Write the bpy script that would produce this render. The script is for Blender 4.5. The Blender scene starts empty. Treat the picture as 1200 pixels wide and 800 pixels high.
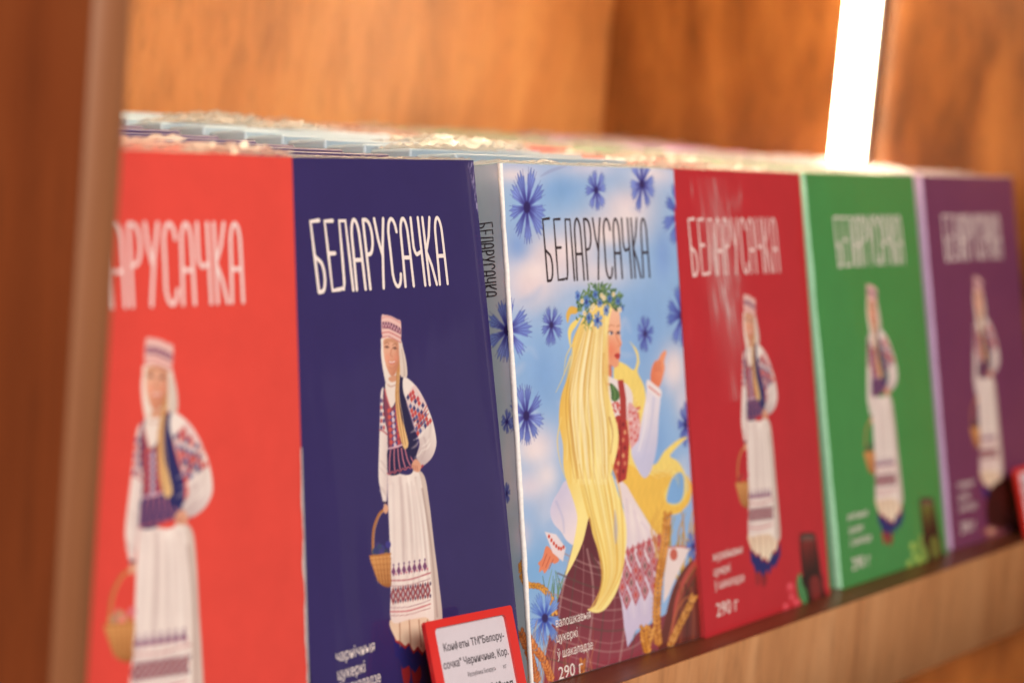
import bpy, bmesh, math, random
import numpy as np
from mathutils import Matrix, Vector

SC = bpy.context.scene
COL = SC.collection

# ------------------------------------------------------------------ camera
CAM_R = np.array([[0.5478108, -0.8321680, 0.0860220],      # right
                  [-0.0499339, -0.1351634, -0.9895643],    # down
                  [0.8351107, 0.5377986, -0.1155974]])     # forward
CAM_C = np.array([-0.8519924, -0.5184115, 0.2739995])
FPX = 2633.84                                              # focal length in photo pixels (1200 wide)
cd = bpy.data.cameras.new('camera')
cam = bpy.data.objects.new('camera', cd)
COL.objects.link(cam)
r_, d_, f_ = CAM_R
cam.matrix_world = Matrix(((r_[0], -d_[0], -f_[0], CAM_C[0]), (r_[1], -d_[1], -f_[1], CAM_C[1]),
                           (r_[2], -d_[2], -f_[2], CAM_C[2]), (0, 0, 0, 1)))
cd.sensor_width = 36.0
cd.lens = FPX * 36.0 / 1200.0
cd.clip_start = 0.01
cd.clip_end = 100.0
cd.dof.use_dof = True
cd.dof.focus_distance = 1.0
cd.dof.aperture_fstop = 5.4
SC.camera = cam

# ------------------------------------------------------------------ world, lamps, exposure
world = bpy.data.worlds.new('World')
SC.world = world
world.use_nodes = True
bg = world.node_tree.nodes['Background']
bg.inputs['Color'].default_value = (1.0, 0.88, 0.78, 1)
bg.inputs['Strength'].default_value = 0.15


def area(name, loc, target, size, size_y, energy, color):
    l = bpy.data.lights.new(name, 'AREA')
    l.shape = 'RECTANGLE'
    l.size, l.size_y, l.energy, l.color = size, size_y, energy, color
    o = bpy.data.objects.new(name, l)
    COL.objects.link(o)
    o.location = loc
    o.rotation_euler = (Vector(target) - Vector(loc)).to_track_quat('-Z', 'Y').to_euler()
    return o


# the shop's ceiling lamps in front of the shelf, and an added dim panel that gives the fronts a sheen
area('ceiling_lamp', (-0.85, -1.85, 1.45), (0.1, 0, 0.1), 2.8, 1.0, 86, (1.0, 0.90, 0.80))
area('sheen_panel', (2.6, -1.75, 0.1), (0.2, 0, 0.1), 0.5, 0.9, 0.28, (1.0, 0.94, 0.9))
SC.view_settings.view_transform = 'Standard'
SC.view_settings.look = 'None'
SC.view_settings.exposure = 0.0
SC.view_settings.gamma = 1.0
SC.cycles.use_denoising = True
SC.cycles.max_bounces = 10
SC.cycles.transparent_max_bounces = 24
SC.cycles.caustics_reflective = False
SC.cycles.caustics_refractive = False


# ------------------------------------------------------------------ helpers
def s2l(c):
    c = np.asarray(c, float)
    return np.where(c <= 0.04045, c / 12.92, ((c + 0.055) / 1.055) ** 2.4)


def rgb(r, g, b, k=1.0):
    return tuple((s2l(np.array([r, g, b]) / 255.0) * k).tolist()) + (1.0,)


def obj(name, me, mat=None, parent=None, matrix=None):
    o = bpy.data.objects.new(name, me)
    COL.objects.link(o)
    if mat is not None and not me.materials:
        me.materials.append(mat)
    if parent is not None:
        o.parent = parent
    if matrix is not None:
        o.matrix_local = matrix
    return o


def tag(o, label, cat, group=None):
    o['label'] = label
    o['category'] = cat
    if group:
        o['group'] = group
    return o


def empty(name, matrix=None):
    o = bpy.data.objects.new(name, None)
    o.empty_display_size = 0.02
    COL.objects.link(o)
    if matrix is not None:
        o.matrix_world = matrix
    return o


def box_mesh(name, lo, hi, bevel=0.0, seg=2, edges=None):
    bm = bmesh.new()
    bmesh.ops.create_cube(bm, size=1.0)
    lo, hi = Vector(lo), Vector(hi)
    for v in bm.verts:
        v.co = Vector([(lo[i] + hi[i]) / 2 + v.co[i] * (hi[i] - lo[i]) for i in range(3)])
    if bevel:
        bmesh.ops.bevel(bm, geom=bm.edges[:], offset=bevel, segments=seg, profile=0.5, affect='EDGES')
    me = bpy.data.meshes.new(name)
    bm.to_mesh(me)
    bm.free()
    if bevel:
        me.polygons.foreach_set('use_smooth', [True] * len(me.polygons))
        try:
            me.set_sharp_from_angle(angle=math.radians(50))
        except Exception:
            pass
    return me


def grid_mesh(name, P, colors=None, smooth=True):
    """P: (n, m, 3) vertex positions; colors: (n, m, 3) sRGB -> colour attribute 'print'."""
    n, m = P.shape[:2]
    me = bpy.data.meshes.new(name)
    idx = np.arange(n * m).reshape(n, m)
    q = np.stack([idx[:-1, :-1], idx[:-1, 1:], idx[1:, 1:], idx[1:, :-1]], -1).reshape(-1, 4)
    me.vertices.add(n * m)
    me.vertices.foreach_set('co', P.reshape(-1).astype(np.float32))
    me.loops.add(q.size)
    me.loops.foreach_set('vertex_index', q.reshape(-1).astype(np.int32))
    me.polygons.add(len(q))
    me.polygons.foreach_set('loop_start', (np.arange(len(q)) * 4).astype(np.int32))
    me.polygons.foreach_set('loop_total', np.full(len(q), 4, np.int32))
    me.update(calc_edges=True)
    if smooth:
        me.polygons.foreach_set('use_smooth', np.ones(len(q), bool))
    if colors is not None:
        a = me.color_attributes.new('print', 'FLOAT_COLOR', 'POINT')
        c = np.ones((n * m, 4), np.float32)
        c[:, :3] = s2l(np.clip(colors.reshape(-1, 3), 0, 1))
        a.data.foreach_set('color', c.reshape(-1))
    return me


class NT:
    def __init__(self, name):
        self.m = bpy.data.materials.new(name)
        self.m.use_nodes = True
        self.t = self.m.node_tree
        self.p = self.t.nodes['Principled BSDF']
        self.out = self.t.nodes['Material Output']

    def n(self, typ, **kw):
        nd = self.t.nodes.new(typ)
        for k, v in kw.items():
            if k in nd.inputs.keys() if isinstance(k, str) else False:
                nd.inputs[k].default_value = v
            else:
                setattr(nd, k, v)
        return nd

    def l(self, a, b):
        self.t.links.new(a, b)


def bump(T, src, strength, dist, target='Normal'):
    b = T.n('ShaderNodeBump')
    b.inputs['Strength'].default_value = strength
    b.inputs['Distance'].default_value = dist
    T.l(src, b.inputs['Height'])
    T.l(b.outputs[0], T.p.inputs[target])
    return b


def noise(T, scale, detail=4, rough=0.5, coords=None, distortion=0.0):
    nd = T.n('ShaderNodeTexNoise')
    nd.inputs['Scale'].default_value = scale
    nd.inputs['Detail'].default_value = detail
    nd.inputs['Roughness'].default_value = rough
    nd.inputs['Distortion'].default_value = distortion
    if coords is not None:
        T.l(coords, nd.inputs['Vector'])
    return nd


def ramp(T, src, stops):
    r = T.n('ShaderNodeValToRGB')
    while len(r.color_ramp.elements) < len(stops):
        r.color_ramp.elements.new(0.5)
    for e, (p, c) in zip(r.color_ramp.elements, stops):
        e.position, e.color = p, c
    T.l(src, r.inputs[0])
    return r


def mapped(T, scale, rot=(0, 0, 0)):
    tc = T.n('ShaderNodeTexCoord')
    mp = T.n('ShaderNodeMapping')
    mp.inputs['Scale'].default_value = scale
    mp.inputs['Rotation'].default_value = rot
    T.l(tc.outputs['Object'], mp.inputs['Vector'])
    return mp.outputs[0]


def wood(name, dark, mid, light, scale, rough=0.42, fig=0.0, fine=(60, 60, 6)):
    """Stained veneer: long grain streaks along the axis with the small scale, broad cloudy figure, fine pores."""
    T = NT(name)
    v = mapped(T, scale)
    g = noise(T, 1.0, 6, 0.55, v, 0.6 + fig)
    broad = noise(T, 1.0, 3, 0.5, mapped(T, tuple(s * 0.28 + 1.2 for s in scale)), 1.2 + fig)
    mx = T.n('ShaderNodeMath', operation='MULTIPLY_ADD')
    T.l(g.outputs[0], mx.inputs[0])
    mx.inputs[1].default_value = 0.6
    m2 = T.n('ShaderNodeMath', operation='MULTIPLY')
    T.l(broad.outputs[0], m2.inputs[0])
    m2.inputs[1].default_value = 0.42
    T.l(m2.outputs[0], mx.inputs[2])
    r = ramp(T, mx.outputs[0], [(0.36, dark), (0.50, mid), (0.66, light)])
    pores = noise(T, 1.0, 4, 0.7, mapped(T, tuple(s * 9 for s in scale)))
    pr = ramp(T, pores.outputs[0], [(0.36, (0.62, 0.62, 0.62, 1)), (0.5, (1, 1, 1, 1))])
    mm = T.n('ShaderNodeMix', data_type='RGBA', blend_type='MULTIPLY')
    mm.inputs['Factor'].default_value = 0.55
    T.l(r.outputs[0], mm.inputs['A'])
    T.l(pr.outputs[0], mm.inputs['B'])
    T.l(mm.outputs['Result'], T.p.inputs['Base Color'])
    T.p.inputs['Roughness'].default_value = rough
    T.p.inputs['Coat Weight'].default_value = 0.15
    T.p.inputs['Coat Roughness'].default_value = 0.3
    bump(T, pores.outputs[0], 0.25, 0.0004)
    return T.m


def carton(name, color, rough=0.38, coat=0.45, attr=False, wear=True):
    T = NT(name)
    tc = T.n('ShaderNodeTexCoord')
    if attr:
        at = T.n('ShaderNodeAttribute')
        at.attribute_name = 'print'
        src = at.outputs['Color']
    else:
        r = T.n('ShaderNodeRGB')
        r.outputs[0].default_value = color
        src = r.outputs[0]
    # print mottling
    mo = noise(T, 55, 5, 0.6, tc.outputs['Object'])
    mr = ramp(T, mo.outputs[0], [(0.3, (0.94, 0.94, 0.94, 1)), (0.7, (1.03, 1.03, 1.03, 1))])
    mm = T.n('ShaderNodeMix', data_type='RGBA', blend_type='MULTIPLY')
    mm.inputs['Factor'].default_value = 1.0
    T.l(src, mm.inputs['A'])
    T.l(mr.outputs[0], mm.inputs['B'])
    T.l(mm.outputs['Result'], T.p.inputs['Base Color'])
    T.p.inputs['Roughness'].default_value = rough
    T.p.inputs['Coat Weight'].default_value = coat
    T.p.inputs['Coat Roughness'].default_value = 0.05
    T.p.inputs['Specular IOR Level'].default_value = 0.25
    # shrink film lies unevenly on the card: long shallow waves plus faint creases
    wv = noise(T, 1.0, 2, 0.5, mapped(T, (16, 16, 7)), 0.3)
    b = T.n('ShaderNodeBump')
    b.inputs['Strength'].default_value = 0.35
    b.inputs['Distance'].default_value = 0.004
    T.l(wv.outputs[0], b.inputs['Height'])
    T.l(b.outputs[0], T.p.inputs['Coat Normal'])
    return T.m


def plain(name, color, rough=0.45, coat=0.0, grain=0.05):
    T = NT(name)
    tc = T.n('ShaderNodeTexCoord')
    mo = noise(T, 400, 3, 0.6, tc.outputs['Object'])
    c = np.array(color[:3])
    r = ramp(T, mo.outputs[0], [(0.3, tuple(c * (1 - grain)) + (1,)), (0.7, tuple(np.minimum(c * (1 + grain), 1)) + (1,))])
    T.l(r.outputs[0], T.p.inputs['Base Color'])
    T.p.inputs['Roughness'].default_value = rough
    T.p.inputs['Coat Weight'].default_value = coat
    return T.m


def film_material(name, white, gloss, rough, scale=900):
    T = NT(name)
    tc = T.n('ShaderNodeTexCoord')
    tr = T.n('ShaderNodeBsdfTransparent')
    gl = T.n('ShaderNodeBsdfGlossy')
    gl.inputs['Roughness'].default_value = rough
    tl = T.n('ShaderNodeBsdfTranslucent')
    tl.inputs['Color'].default_value = (0.95, 0.93, 0.9, 1)
    df = T.n('ShaderNodeBsdfDiffuse')
    df.inputs['Color'].default_value = (0.9, 0.88, 0.85, 1)
    n1 = noise(T, scale, 3, 0.6, tc.outputs['Object'])
    b = T.n('ShaderNodeBump')
    b.inputs['Strength'].default_value = 0.6
    b.inputs['Distance'].default_value = 0.0012
    T.l(n1.outputs[0], b.inputs['Height'])
    for s in (gl, tl, df):
        T.l(b.outputs[0], s.inputs['Normal'])
    m0 = T.n('ShaderNodeMixShader')
    m0.inputs[0].default_value = 0.5
    T.l(tl.outputs[0], m0.inputs[1])
    T.l(df.outputs[0], m0.inputs[2])
    m1 = T.n('ShaderNodeMixShader')
    m1.inputs[0].default_value = white
    T.l(tr.outputs[0], m1.inputs[1])
    T.l(m0.outputs[0], m1.inputs[2])
    m2 = T.n('ShaderNodeMixShader')
    m2.inputs[0].default_value = gloss
    T.l(m1.outputs[0], m2.inputs[1])
    T.l(gl.outputs[0], m2.inputs[2])
    T.t.nodes.remove(T.p)
    T.l(m2.outputs[0], T.out.inputs[0])
    return T.m


# ------------------------------------------------------------------ the cabinet
XW, YB, YF, XD, YD = 0.665, 0.393, -0.0195, -0.336, -0.0378
SH = 0.0605                                                  # height of the shelf's front edge

W_IN = wood('stained_veneer', rgb(144, 90, 46), rgb(172, 110, 58), rgb(190, 130, 74), (13, 13, 4.2), 0.55, 1.4)
W_SIDE = wood('stained_veneer_figured', rgb(96, 52, 22), rgb(136, 80, 36), rgb(174, 110, 54), (9, 9, 3.2), 0.34, 2.2)
W_DIV = wood('dark_stained_veneer', rgb(132, 60, 24), rgb(164, 80, 36), rgb(182, 98, 50), (14, 14, 1.6), 0.4, 0.5)
W_TOP = wood('dark_shelf_veneer', rgb(74, 34, 18), rgb(96, 46, 25), rgb(118, 62, 36), (2.0, 60, 60), 0.42, 0.2)
W_EDGE = wood('edge_band', rgb(156, 102, 62), rgb(184, 126, 80), rgb(198, 142, 96), (24, 24, 3.0), 0.5, 0.6)
W_EDGEV = wood('edge_band_upright', rgb(118, 70, 40), rgb(138, 84, 50), rgb(150, 95, 58), (70, 70, 1.5), 0.5, 0.2)

cab = tag(empty('display_cabinet'), 'brown stained wooden display cabinet holding the row of chocolate boxes', 'cabinet')
obj('back_panel', box_mesh('back_panel', (XD - 0.4, YB, -0.75), (XW + 0.02, YB + 0.012, 0.75)), W_IN, cab)
obj('side_panel', box_mesh('side_panel', (XW, -0.11, -0.75), (XW + 0.018, YB - 0.0005, 0.75)), W_SIDE, cab)
dv = obj('divider_panel', box_mesh('divider_panel', (XD - 0.0165, YD + 0.0012, -0.75), (XD, YB - 0.0005, 0.75)), W_DIV, cab)
obj('edge_band', box_mesh('edge_band', (XD - 0.0166, YD, -0.75), (XD + 0.0001, YD + 0.0012, 0.75), 0.0004, 1), W_EDGEV, dv)
sb = obj('shelf_board', box_mesh('shelf_board', (XD + 0.0003, YF + 0.0012, -SH), (XW - 0.0003, YB - 0.0006, 0.0)), W_TOP, cab)
obj('edge_band', box_mesh('edge_band', (XD + 0.0003, YF, -SH - 0.0001), (XW - 0.0003, YF + 0.0012, 0.0001), 0.0005, 1), W_EDGE, sb)
obj('roof_board', box_mesh('roof_board', (XD + 0.0003, YF, 0.49), (XW - 0.0003, YB - 0.0006, 0.508)), W_IN, cab)
obj('floor_board', box_mesh('floor_board', (XD + 0.0003, YF, -0.508), (XW - 0.0003, YB - 0.0006, -0.49)), W_IN, cab)


# ------------------------------------------------------------------ the light strips on the cabinet's side panels
def emit(name, color, strength):
    T = NT(name)
    e = T.n('ShaderNodeEmission')
    e.inputs[0].default_value = color
    e.inputs[1].default_value = strength
    T.t.nodes.remove(T.p)
    T.l(e.outputs[0], T.out.inputs[0])
    return T.m


ALU = plain('anodised_aluminium', (0.6, 0.58, 0.55, 1), 0.35)
ALU.node_tree.nodes['Principled BSDF'].inputs['Metallic'].default_value = 0.9
LED = emit('led_diffuser', (1.0, 0.80, 0.54, 1), 34.0)


def led(x, y0, y1, z0, z1, side, label):
    t = tag(empty('led_light_strip', Matrix.Translation((x, (y0 + y1) / 2, z0))), label, 'light strip')
    m = (y1 - y0) / 2
    s = -side
    xs = sorted((0.0, s * 0.010))
    obj('housing', box_mesh('housing', (xs[0], -m, 0), (xs[1], m, z1 - z0), 0.001, 2), ALU, t)
    xs = sorted((s * 0.0102, s * 0.0142))
    obj('diffuser', box_mesh('diffuser', (xs[0], -m + 0.001, 0.002), (xs[1], m - 0.001, z1 - z0 - 0.002), 0.0012, 2), LED, t)
    for z in (0.001, z1 - z0 + 0.0005):
        xs = sorted((0.0, s * 0.0145))
        obj('end_cap', box_mesh('end_cap', (xs[0], -m, z - 0.0012), (xs[1], m, z + 0.0008)), ALU, t)
    return t


led(XW - 0.0004, 0.1625, 0.1895, 0.004, 0.488, 1, 'glowing white light strip standing on the right side panel above the green box')


LED_TOP = emit('led_diffuser_roof', (1.0, 0.77, 0.48, 1), 33.0)
for zt, wh in ((0.4898, 'roof board'), (-SH - 0.0002, 'shelf board carrying the boxes')):
    rs = tag(empty('led_light_strip', Matrix.Translation((XD + 0.02, 0.20, zt))), 'glowing light strip fixed along the underside of the ' + wh, 'light strip')
    obj('housing', box_mesh('housing', (0, -0.017, -0.010), (XW - XD - 0.04, 0.017, 0), 0.001, 2), ALU, rs)
    obj('diffuser', box_mesh('diffuser', (0.002, -0.016, -0.0142), (XW - XD - 0.042, 0.016, -0.0102), 0.0012, 2), LED_TOP, rs)

# ------------------------------------------------------------------ chocolate boxes: poses (x, y of the front lower left corner, lean back, yaw, tilt)
BW, BH, BD = 0.1535, 0.240, 0.0240
POSE = {'blossom': (0.0, 0.0028, 0.18041, -0.02822, -0.00187),
        'crimson': (0.15224, -0.0040, 0.19136, 0.01696, -0.00559),
        'green': (0.32195, -0.0006, 0.21026, -0.01471, 0.00541),
        'purple': (0.49342, 0.0020, 0.20197, -0.01932, 0.00375),
        'navy': (-0.15777, 0.0024, 0.20963, 0.01669, 0.00747),
        'scarlet': (-0.32876, -0.0027, 0.14182, -0.03140, -0.00400)}


def pose_axes(p):
    x, y, a, ps, ro = p
    c, s = math.cos(ps), math.sin(ps)
    w = np.array([c, s, 0.0])
    u = np.array([-s * math.sin(a), c * math.sin(a), math.cos(a)])
    w, u = w * math.cos(ro) + u * math.sin(ro), u * math.cos(ro) - w * math.sin(ro)
    return np.array([x, y, 0.0]), w, np.cross(u, w), u


def pose_matrix(p, dz=0.0):
    o, w, d, u = pose_axes(p)
    return Matrix(((w[0], d[0], u[0], o[0]), (w[1], d[1], u[1], o[1]), (w[2], d[2], u[2], o[2] + dz), (0, 0, 0, 1)))


def to_photo(pose, P):
    """box-local points -> photograph pixels, so that the printed artwork can be drawn from the photograph."""
    o, w, d, u = pose_axes(pose)
    Q = o + P[..., 0:1] * w + P[..., 1:2] * d + P[..., 2:3] * u - CAM_C
    q = Q @ CAM_R.T
    return 600 + FPX * q[..., 0] / q[..., 2], 400 + FPX * q[..., 1] / q[..., 2]


# ------------------------------------------------------------------ a small painter: shapes drawn onto the vertices of a printed sheet
def crom(P, closed=True, k=6):
    P = np.asarray(P, float)
    n = len(P)
    if n < 3:
        return P
    out = []
    rng = range(n) if closed else range(n - 1)
    for i in rng:
        if closed:
            a, b, c, d = P[i - 1], P[i], P[(i + 1) % n], P[(i + 2) % n]
        else:
            a, b, c, d = P[max(i - 1, 0)], P[i], P[i + 1], P[min(i + 2, n - 1)]
        for t in np.arange(k) / k:
            out.append(0.5 * ((2 * b) + (c - a) * t + (2 * a - 5 * b + 4 * c - d) * t * t + (3 * b - a - 3 * c + d) * t ** 3))
    if not closed:
        out.append(P[-1])
    return np.array(out)


class Canvas:
    def __init__(self, PX, PY, base):
        self.X, self.Y = PX, PY
        self.C = np.empty(PX.shape + (3,))
        self.C[:] = np.array(base) / 255.0
        self.A = np.zeros(PX.shape)

    def sel(self, pts, pad):
        x0, y0 = pts.min(0) - pad
        x1, y1 = pts.max(0) + pad
        m = (self.X >= x0) & (self.X <= x1) & (self.Y >= y0) & (self.Y <= y1)
        return np.nonzero(m)

    def put(self, I, a, col):
        a = np.clip(a, 0, 1)[:, None]
        self.C[I] = self.C[I] * (1 - a) + col * a
        self.A[I] = 1 - (1 - self.A[I]) * (1 - a[:, 0])

    def fill(self, pts, col, soft=0.6, smooth=True, alpha=1.0, col2=None, g=None, tex=0.0):
        P = np.asarray(pts, float)
        if smooth:
            P = crom(P)
        I = self.sel(P, soft * 2)
        if len(I[0]) == 0:
            return
        x, y = self.X[I], self.Y[I]
        inside = np.zeros(len(x), bool)
        dist = np.full(len(x), 1e9)
        for (x1, y1), (x2, y2) in zip(P, np.roll(P, -1, 0)):
            if y1 != y2:
                c = ((y1 > y) != (y2 > y)) & (x < (x2 - x1) * (y - y1) / (y2 - y1) + x1)
                inside ^= c
            dx, dy = x2 - x1, y2 - y1
            L = dx * dx + dy * dy + 1e-9
            t = np.clip(((x - x1) * dx + (y - y1) * dy) / L, 0, 1)
            dist = np.minimum(dist, np.hypot(x - x1 - t * dx, y - y1 - t * dy))
        sd = np.where(inside, dist, -dist)
        a = np.clip(sd / soft * 0.5 + 0.5, 0, 1) * alpha
        c = np.array(col) / 255.0
        if col2 is not None:
            (gx, gy), (hx, hy) = g
            t = np.clip(((x - gx) * (hx - gx) + (y - gy) * (hy - gy)) / ((hx - gx) ** 2 + (hy - gy) ** 2), 0, 1)[:, None]
            c = c * (1 - t) + np.array(col2) / 255.0 * t
        else:
            c = np.broadcast_to(c, (len(x), 3))
        if tex:
            c = c * (1 + tex * np.sin(x * 0.9 + 2 * np.sin(y * 0.11)) * np.sin(y * 0.21 + x * 0.13))[:, None]
        self.put(I, a, c)

    def stroke(self, pts, w0, col, w1=None, soft=0.5, smooth=True, alpha=1.0, mid=None):
        """w = full width in pixels at start / end (optionally fattest in the middle)."""
        P = np.asarray(pts, float)
        if smooth and len(P) > 2:
            P = crom(P, False)
        w1 = w0 if w1 is None else w1
        I = self.sel(P, max(w0, w1, mid or 0) / 2 + soft * 2)
        if len(I[0]) == 0:
            return
        x, y = self.X[I], self.Y[I]
        best = np.full(len(x), -1e9)
        n = len(P) - 1
        for i in range(n):
            (x1, y1), (x2, y2) = P[i], P[i + 1]
            dx, dy = x2 - x1, y2 - y1
            t = np.clip(((x - x1) * dx + (y - y1) * dy) / (dx * dx + dy * dy + 1e-9), 0, 1)
            s = (i + t) / n
            w = w0 + (w1 - w0) * s
            if mid is not None:
                w = w + (mid - (w0 + w1) / 2) * 4 * s * (1 - s)
            best = np.maximum(best, w / 2 - np.hypot(x - x1 - t * dx, y - y1 - t * dy))
        a = np.clip(best / soft * 0.5 + 0.5, 0, 1) * alpha
        self.put(I, a, np.broadcast_to(np.array(col) / 255.0, (len(x), 3)))

    def dot(self, x, y, rx, ry, col, soft=0.5, alpha=1.0, rot=0.0):
        I = self.sel(np.array([[x - max(rx, ry), y - max(rx, ry)], [x + max(rx, ry), y + max(rx, ry)]]), soft * 2)
        if len(I[0]) == 0:
            return
        dx, dy = self.X[I] - x, self.Y[I] - y
        c, s = math.cos(rot), math.sin(rot)
        dx, dy = dx * c + dy * s, -dx * s + dy * c
        r = np.hypot(dx / rx, dy / ry)
        a = np.clip((1 - r) * min(rx, ry) / soft * 0.5 + 0.5, 0, 1) * alpha
        self.put(I, a, np.broadcast_to(np.array(col) / 255.0, (len(dx), 3)))

    def cloud(self, x, y, rx, ry, col, alpha=1.0):
        r2 = ((self.X - x) / rx) ** 2 + ((self.Y - y) / ry) ** 2
        a = (np.exp(-r2 * 1.6) * alpha)[..., None]
        self.C = self.C * (1 - a) + np.array(col) / 255.0 * a


def zm(x0, y0, s, pts):
    return [(x0 + x / s, y0 + y / s) for x, y in pts]


def cornflower(cv, cx, cy, rx, ry, seed, light=(130, 150, 222), dark=(62, 58, 138), n=9, lines=True):
    R = random.Random(seed)
    rx, ry = rx * 1.12, ry * 1.1
    a0 = R.random() * 6.28
    for k in range(n):
        a = a0 + k * 6.283 / n + R.uniform(-0.12, 0.12)
        L = R.uniform(0.82, 1.0)
        spread = 2.3 / n
        base = [(0.10 * math.cos(a + 1.2), 0.10 * math.sin(a + 1.2))]
        tips = []
        m = 4
        for j in range(m):
            aj = a + (j - (m - 1) / 2) * spread / (m - 1) * 1.9
            lj = L * (1 - 0.16 * abs(j - (m - 1) / 2))
            if j:
                am = aj - spread / (m - 1)
                tips.append((0.74 * L * math.cos(am), 0.74 * L * math.sin(am)))
            tips.append((lj * math.cos(aj), lj * math.sin(aj)))
        sh = R.uniform(-14, 14)
        c = tuple(min(255, max(0, v + sh)) for v in light)
        poly = [(cx + rx * p[0], cy + ry * p[1]) for p in
                [(0.06 * math.cos(a - 0.8), 0.06 * math.sin(a - 0.8))] +
                [(0.52 * L * math.cos(a - spread), 0.52 * L * math.sin(a - spread))] + tips +
                [(0.52 * L * math.cos(a + spread), 0.52 * L * math.sin(a + spread))] +
                [(0.06 * math.cos(a + 0.8), 0.06 * math.sin(a + 0.8))]]
        cv.fill(poly, dark, 0.5, False, 0.93, c, ((cx, cy), (cx + rx * 0.42 * math.cos(a), cy + ry * 0.42 * math.sin(a))))
        cv.stroke(poly[1:-1], 0.5, tuple(v * 0.8 for v in light), 0.5, 0.4, False, 0.7)
        if lines:
            for j in range(m):
                aj = a + (j - (m - 1) / 2) * spread / (m - 1) * 1.7
                cv.stroke([(cx, cy), (cx + rx * 0.45 * L * math.cos(a + (aj - a) * 0.7), cy + ry * 0.45 * L * math.sin(a + (aj - a) * 0.7)),
                           (cx + rx * 0.93 * L * math.cos(aj), cy + ry * 0.93 * L * math.sin(aj))],
                          min(rx, ry) * 0.05 + 0.4, dark, 0.2, 0.5, True, 0.6)
    cv.dot(cx, cy, rx * 0.15, ry * 0.13, (48, 36, 96), 0.8)


def wheat_ear(cv, pts, w, seed, col=(222, 158, 76), dark=(168, 98, 38)):
    R = random.Random(seed)
    P = crom(pts, False, 8)
    seg = np.hypot(*np.diff(P, axis=0).T)
    s = np.r_[0, np.cumsum(seg)]
    n = max(4, int(s[-1] / (w * 0.75)))
    cv.stroke(P, w * 0.35, dark, w * 0.2, smooth=False)
    for i in range(n):
        t = s[-1] * (i + 0.5) / n
        k = min(np.searchsorted(s, t), len(P) - 1)
        d = P[k] - P[k - 1]
        d = d / (np.hypot(*d) + 1e-9)
        nrm = np.array([-d[1], d[0]])
        for sg in (-1, 1):
            a = P[k] - d * w * 0.3
            b = P[k] + d * w * 0.75 + nrm * sg * w * 0.55
            j = R.uniform(-18, 18)
            cv.stroke([a, (a + b) / 2 + nrm * sg * w * 0.25, b], 0.6, tuple(c + j for c in dark), 0.4, mid=w * 0.72)
            cv.stroke([a, (a + b) / 2 + nrm * sg * w * 0.22, b], 0.4, tuple(min(255, c + j) for c in col), 0.3, mid=w * 0.48)


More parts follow.
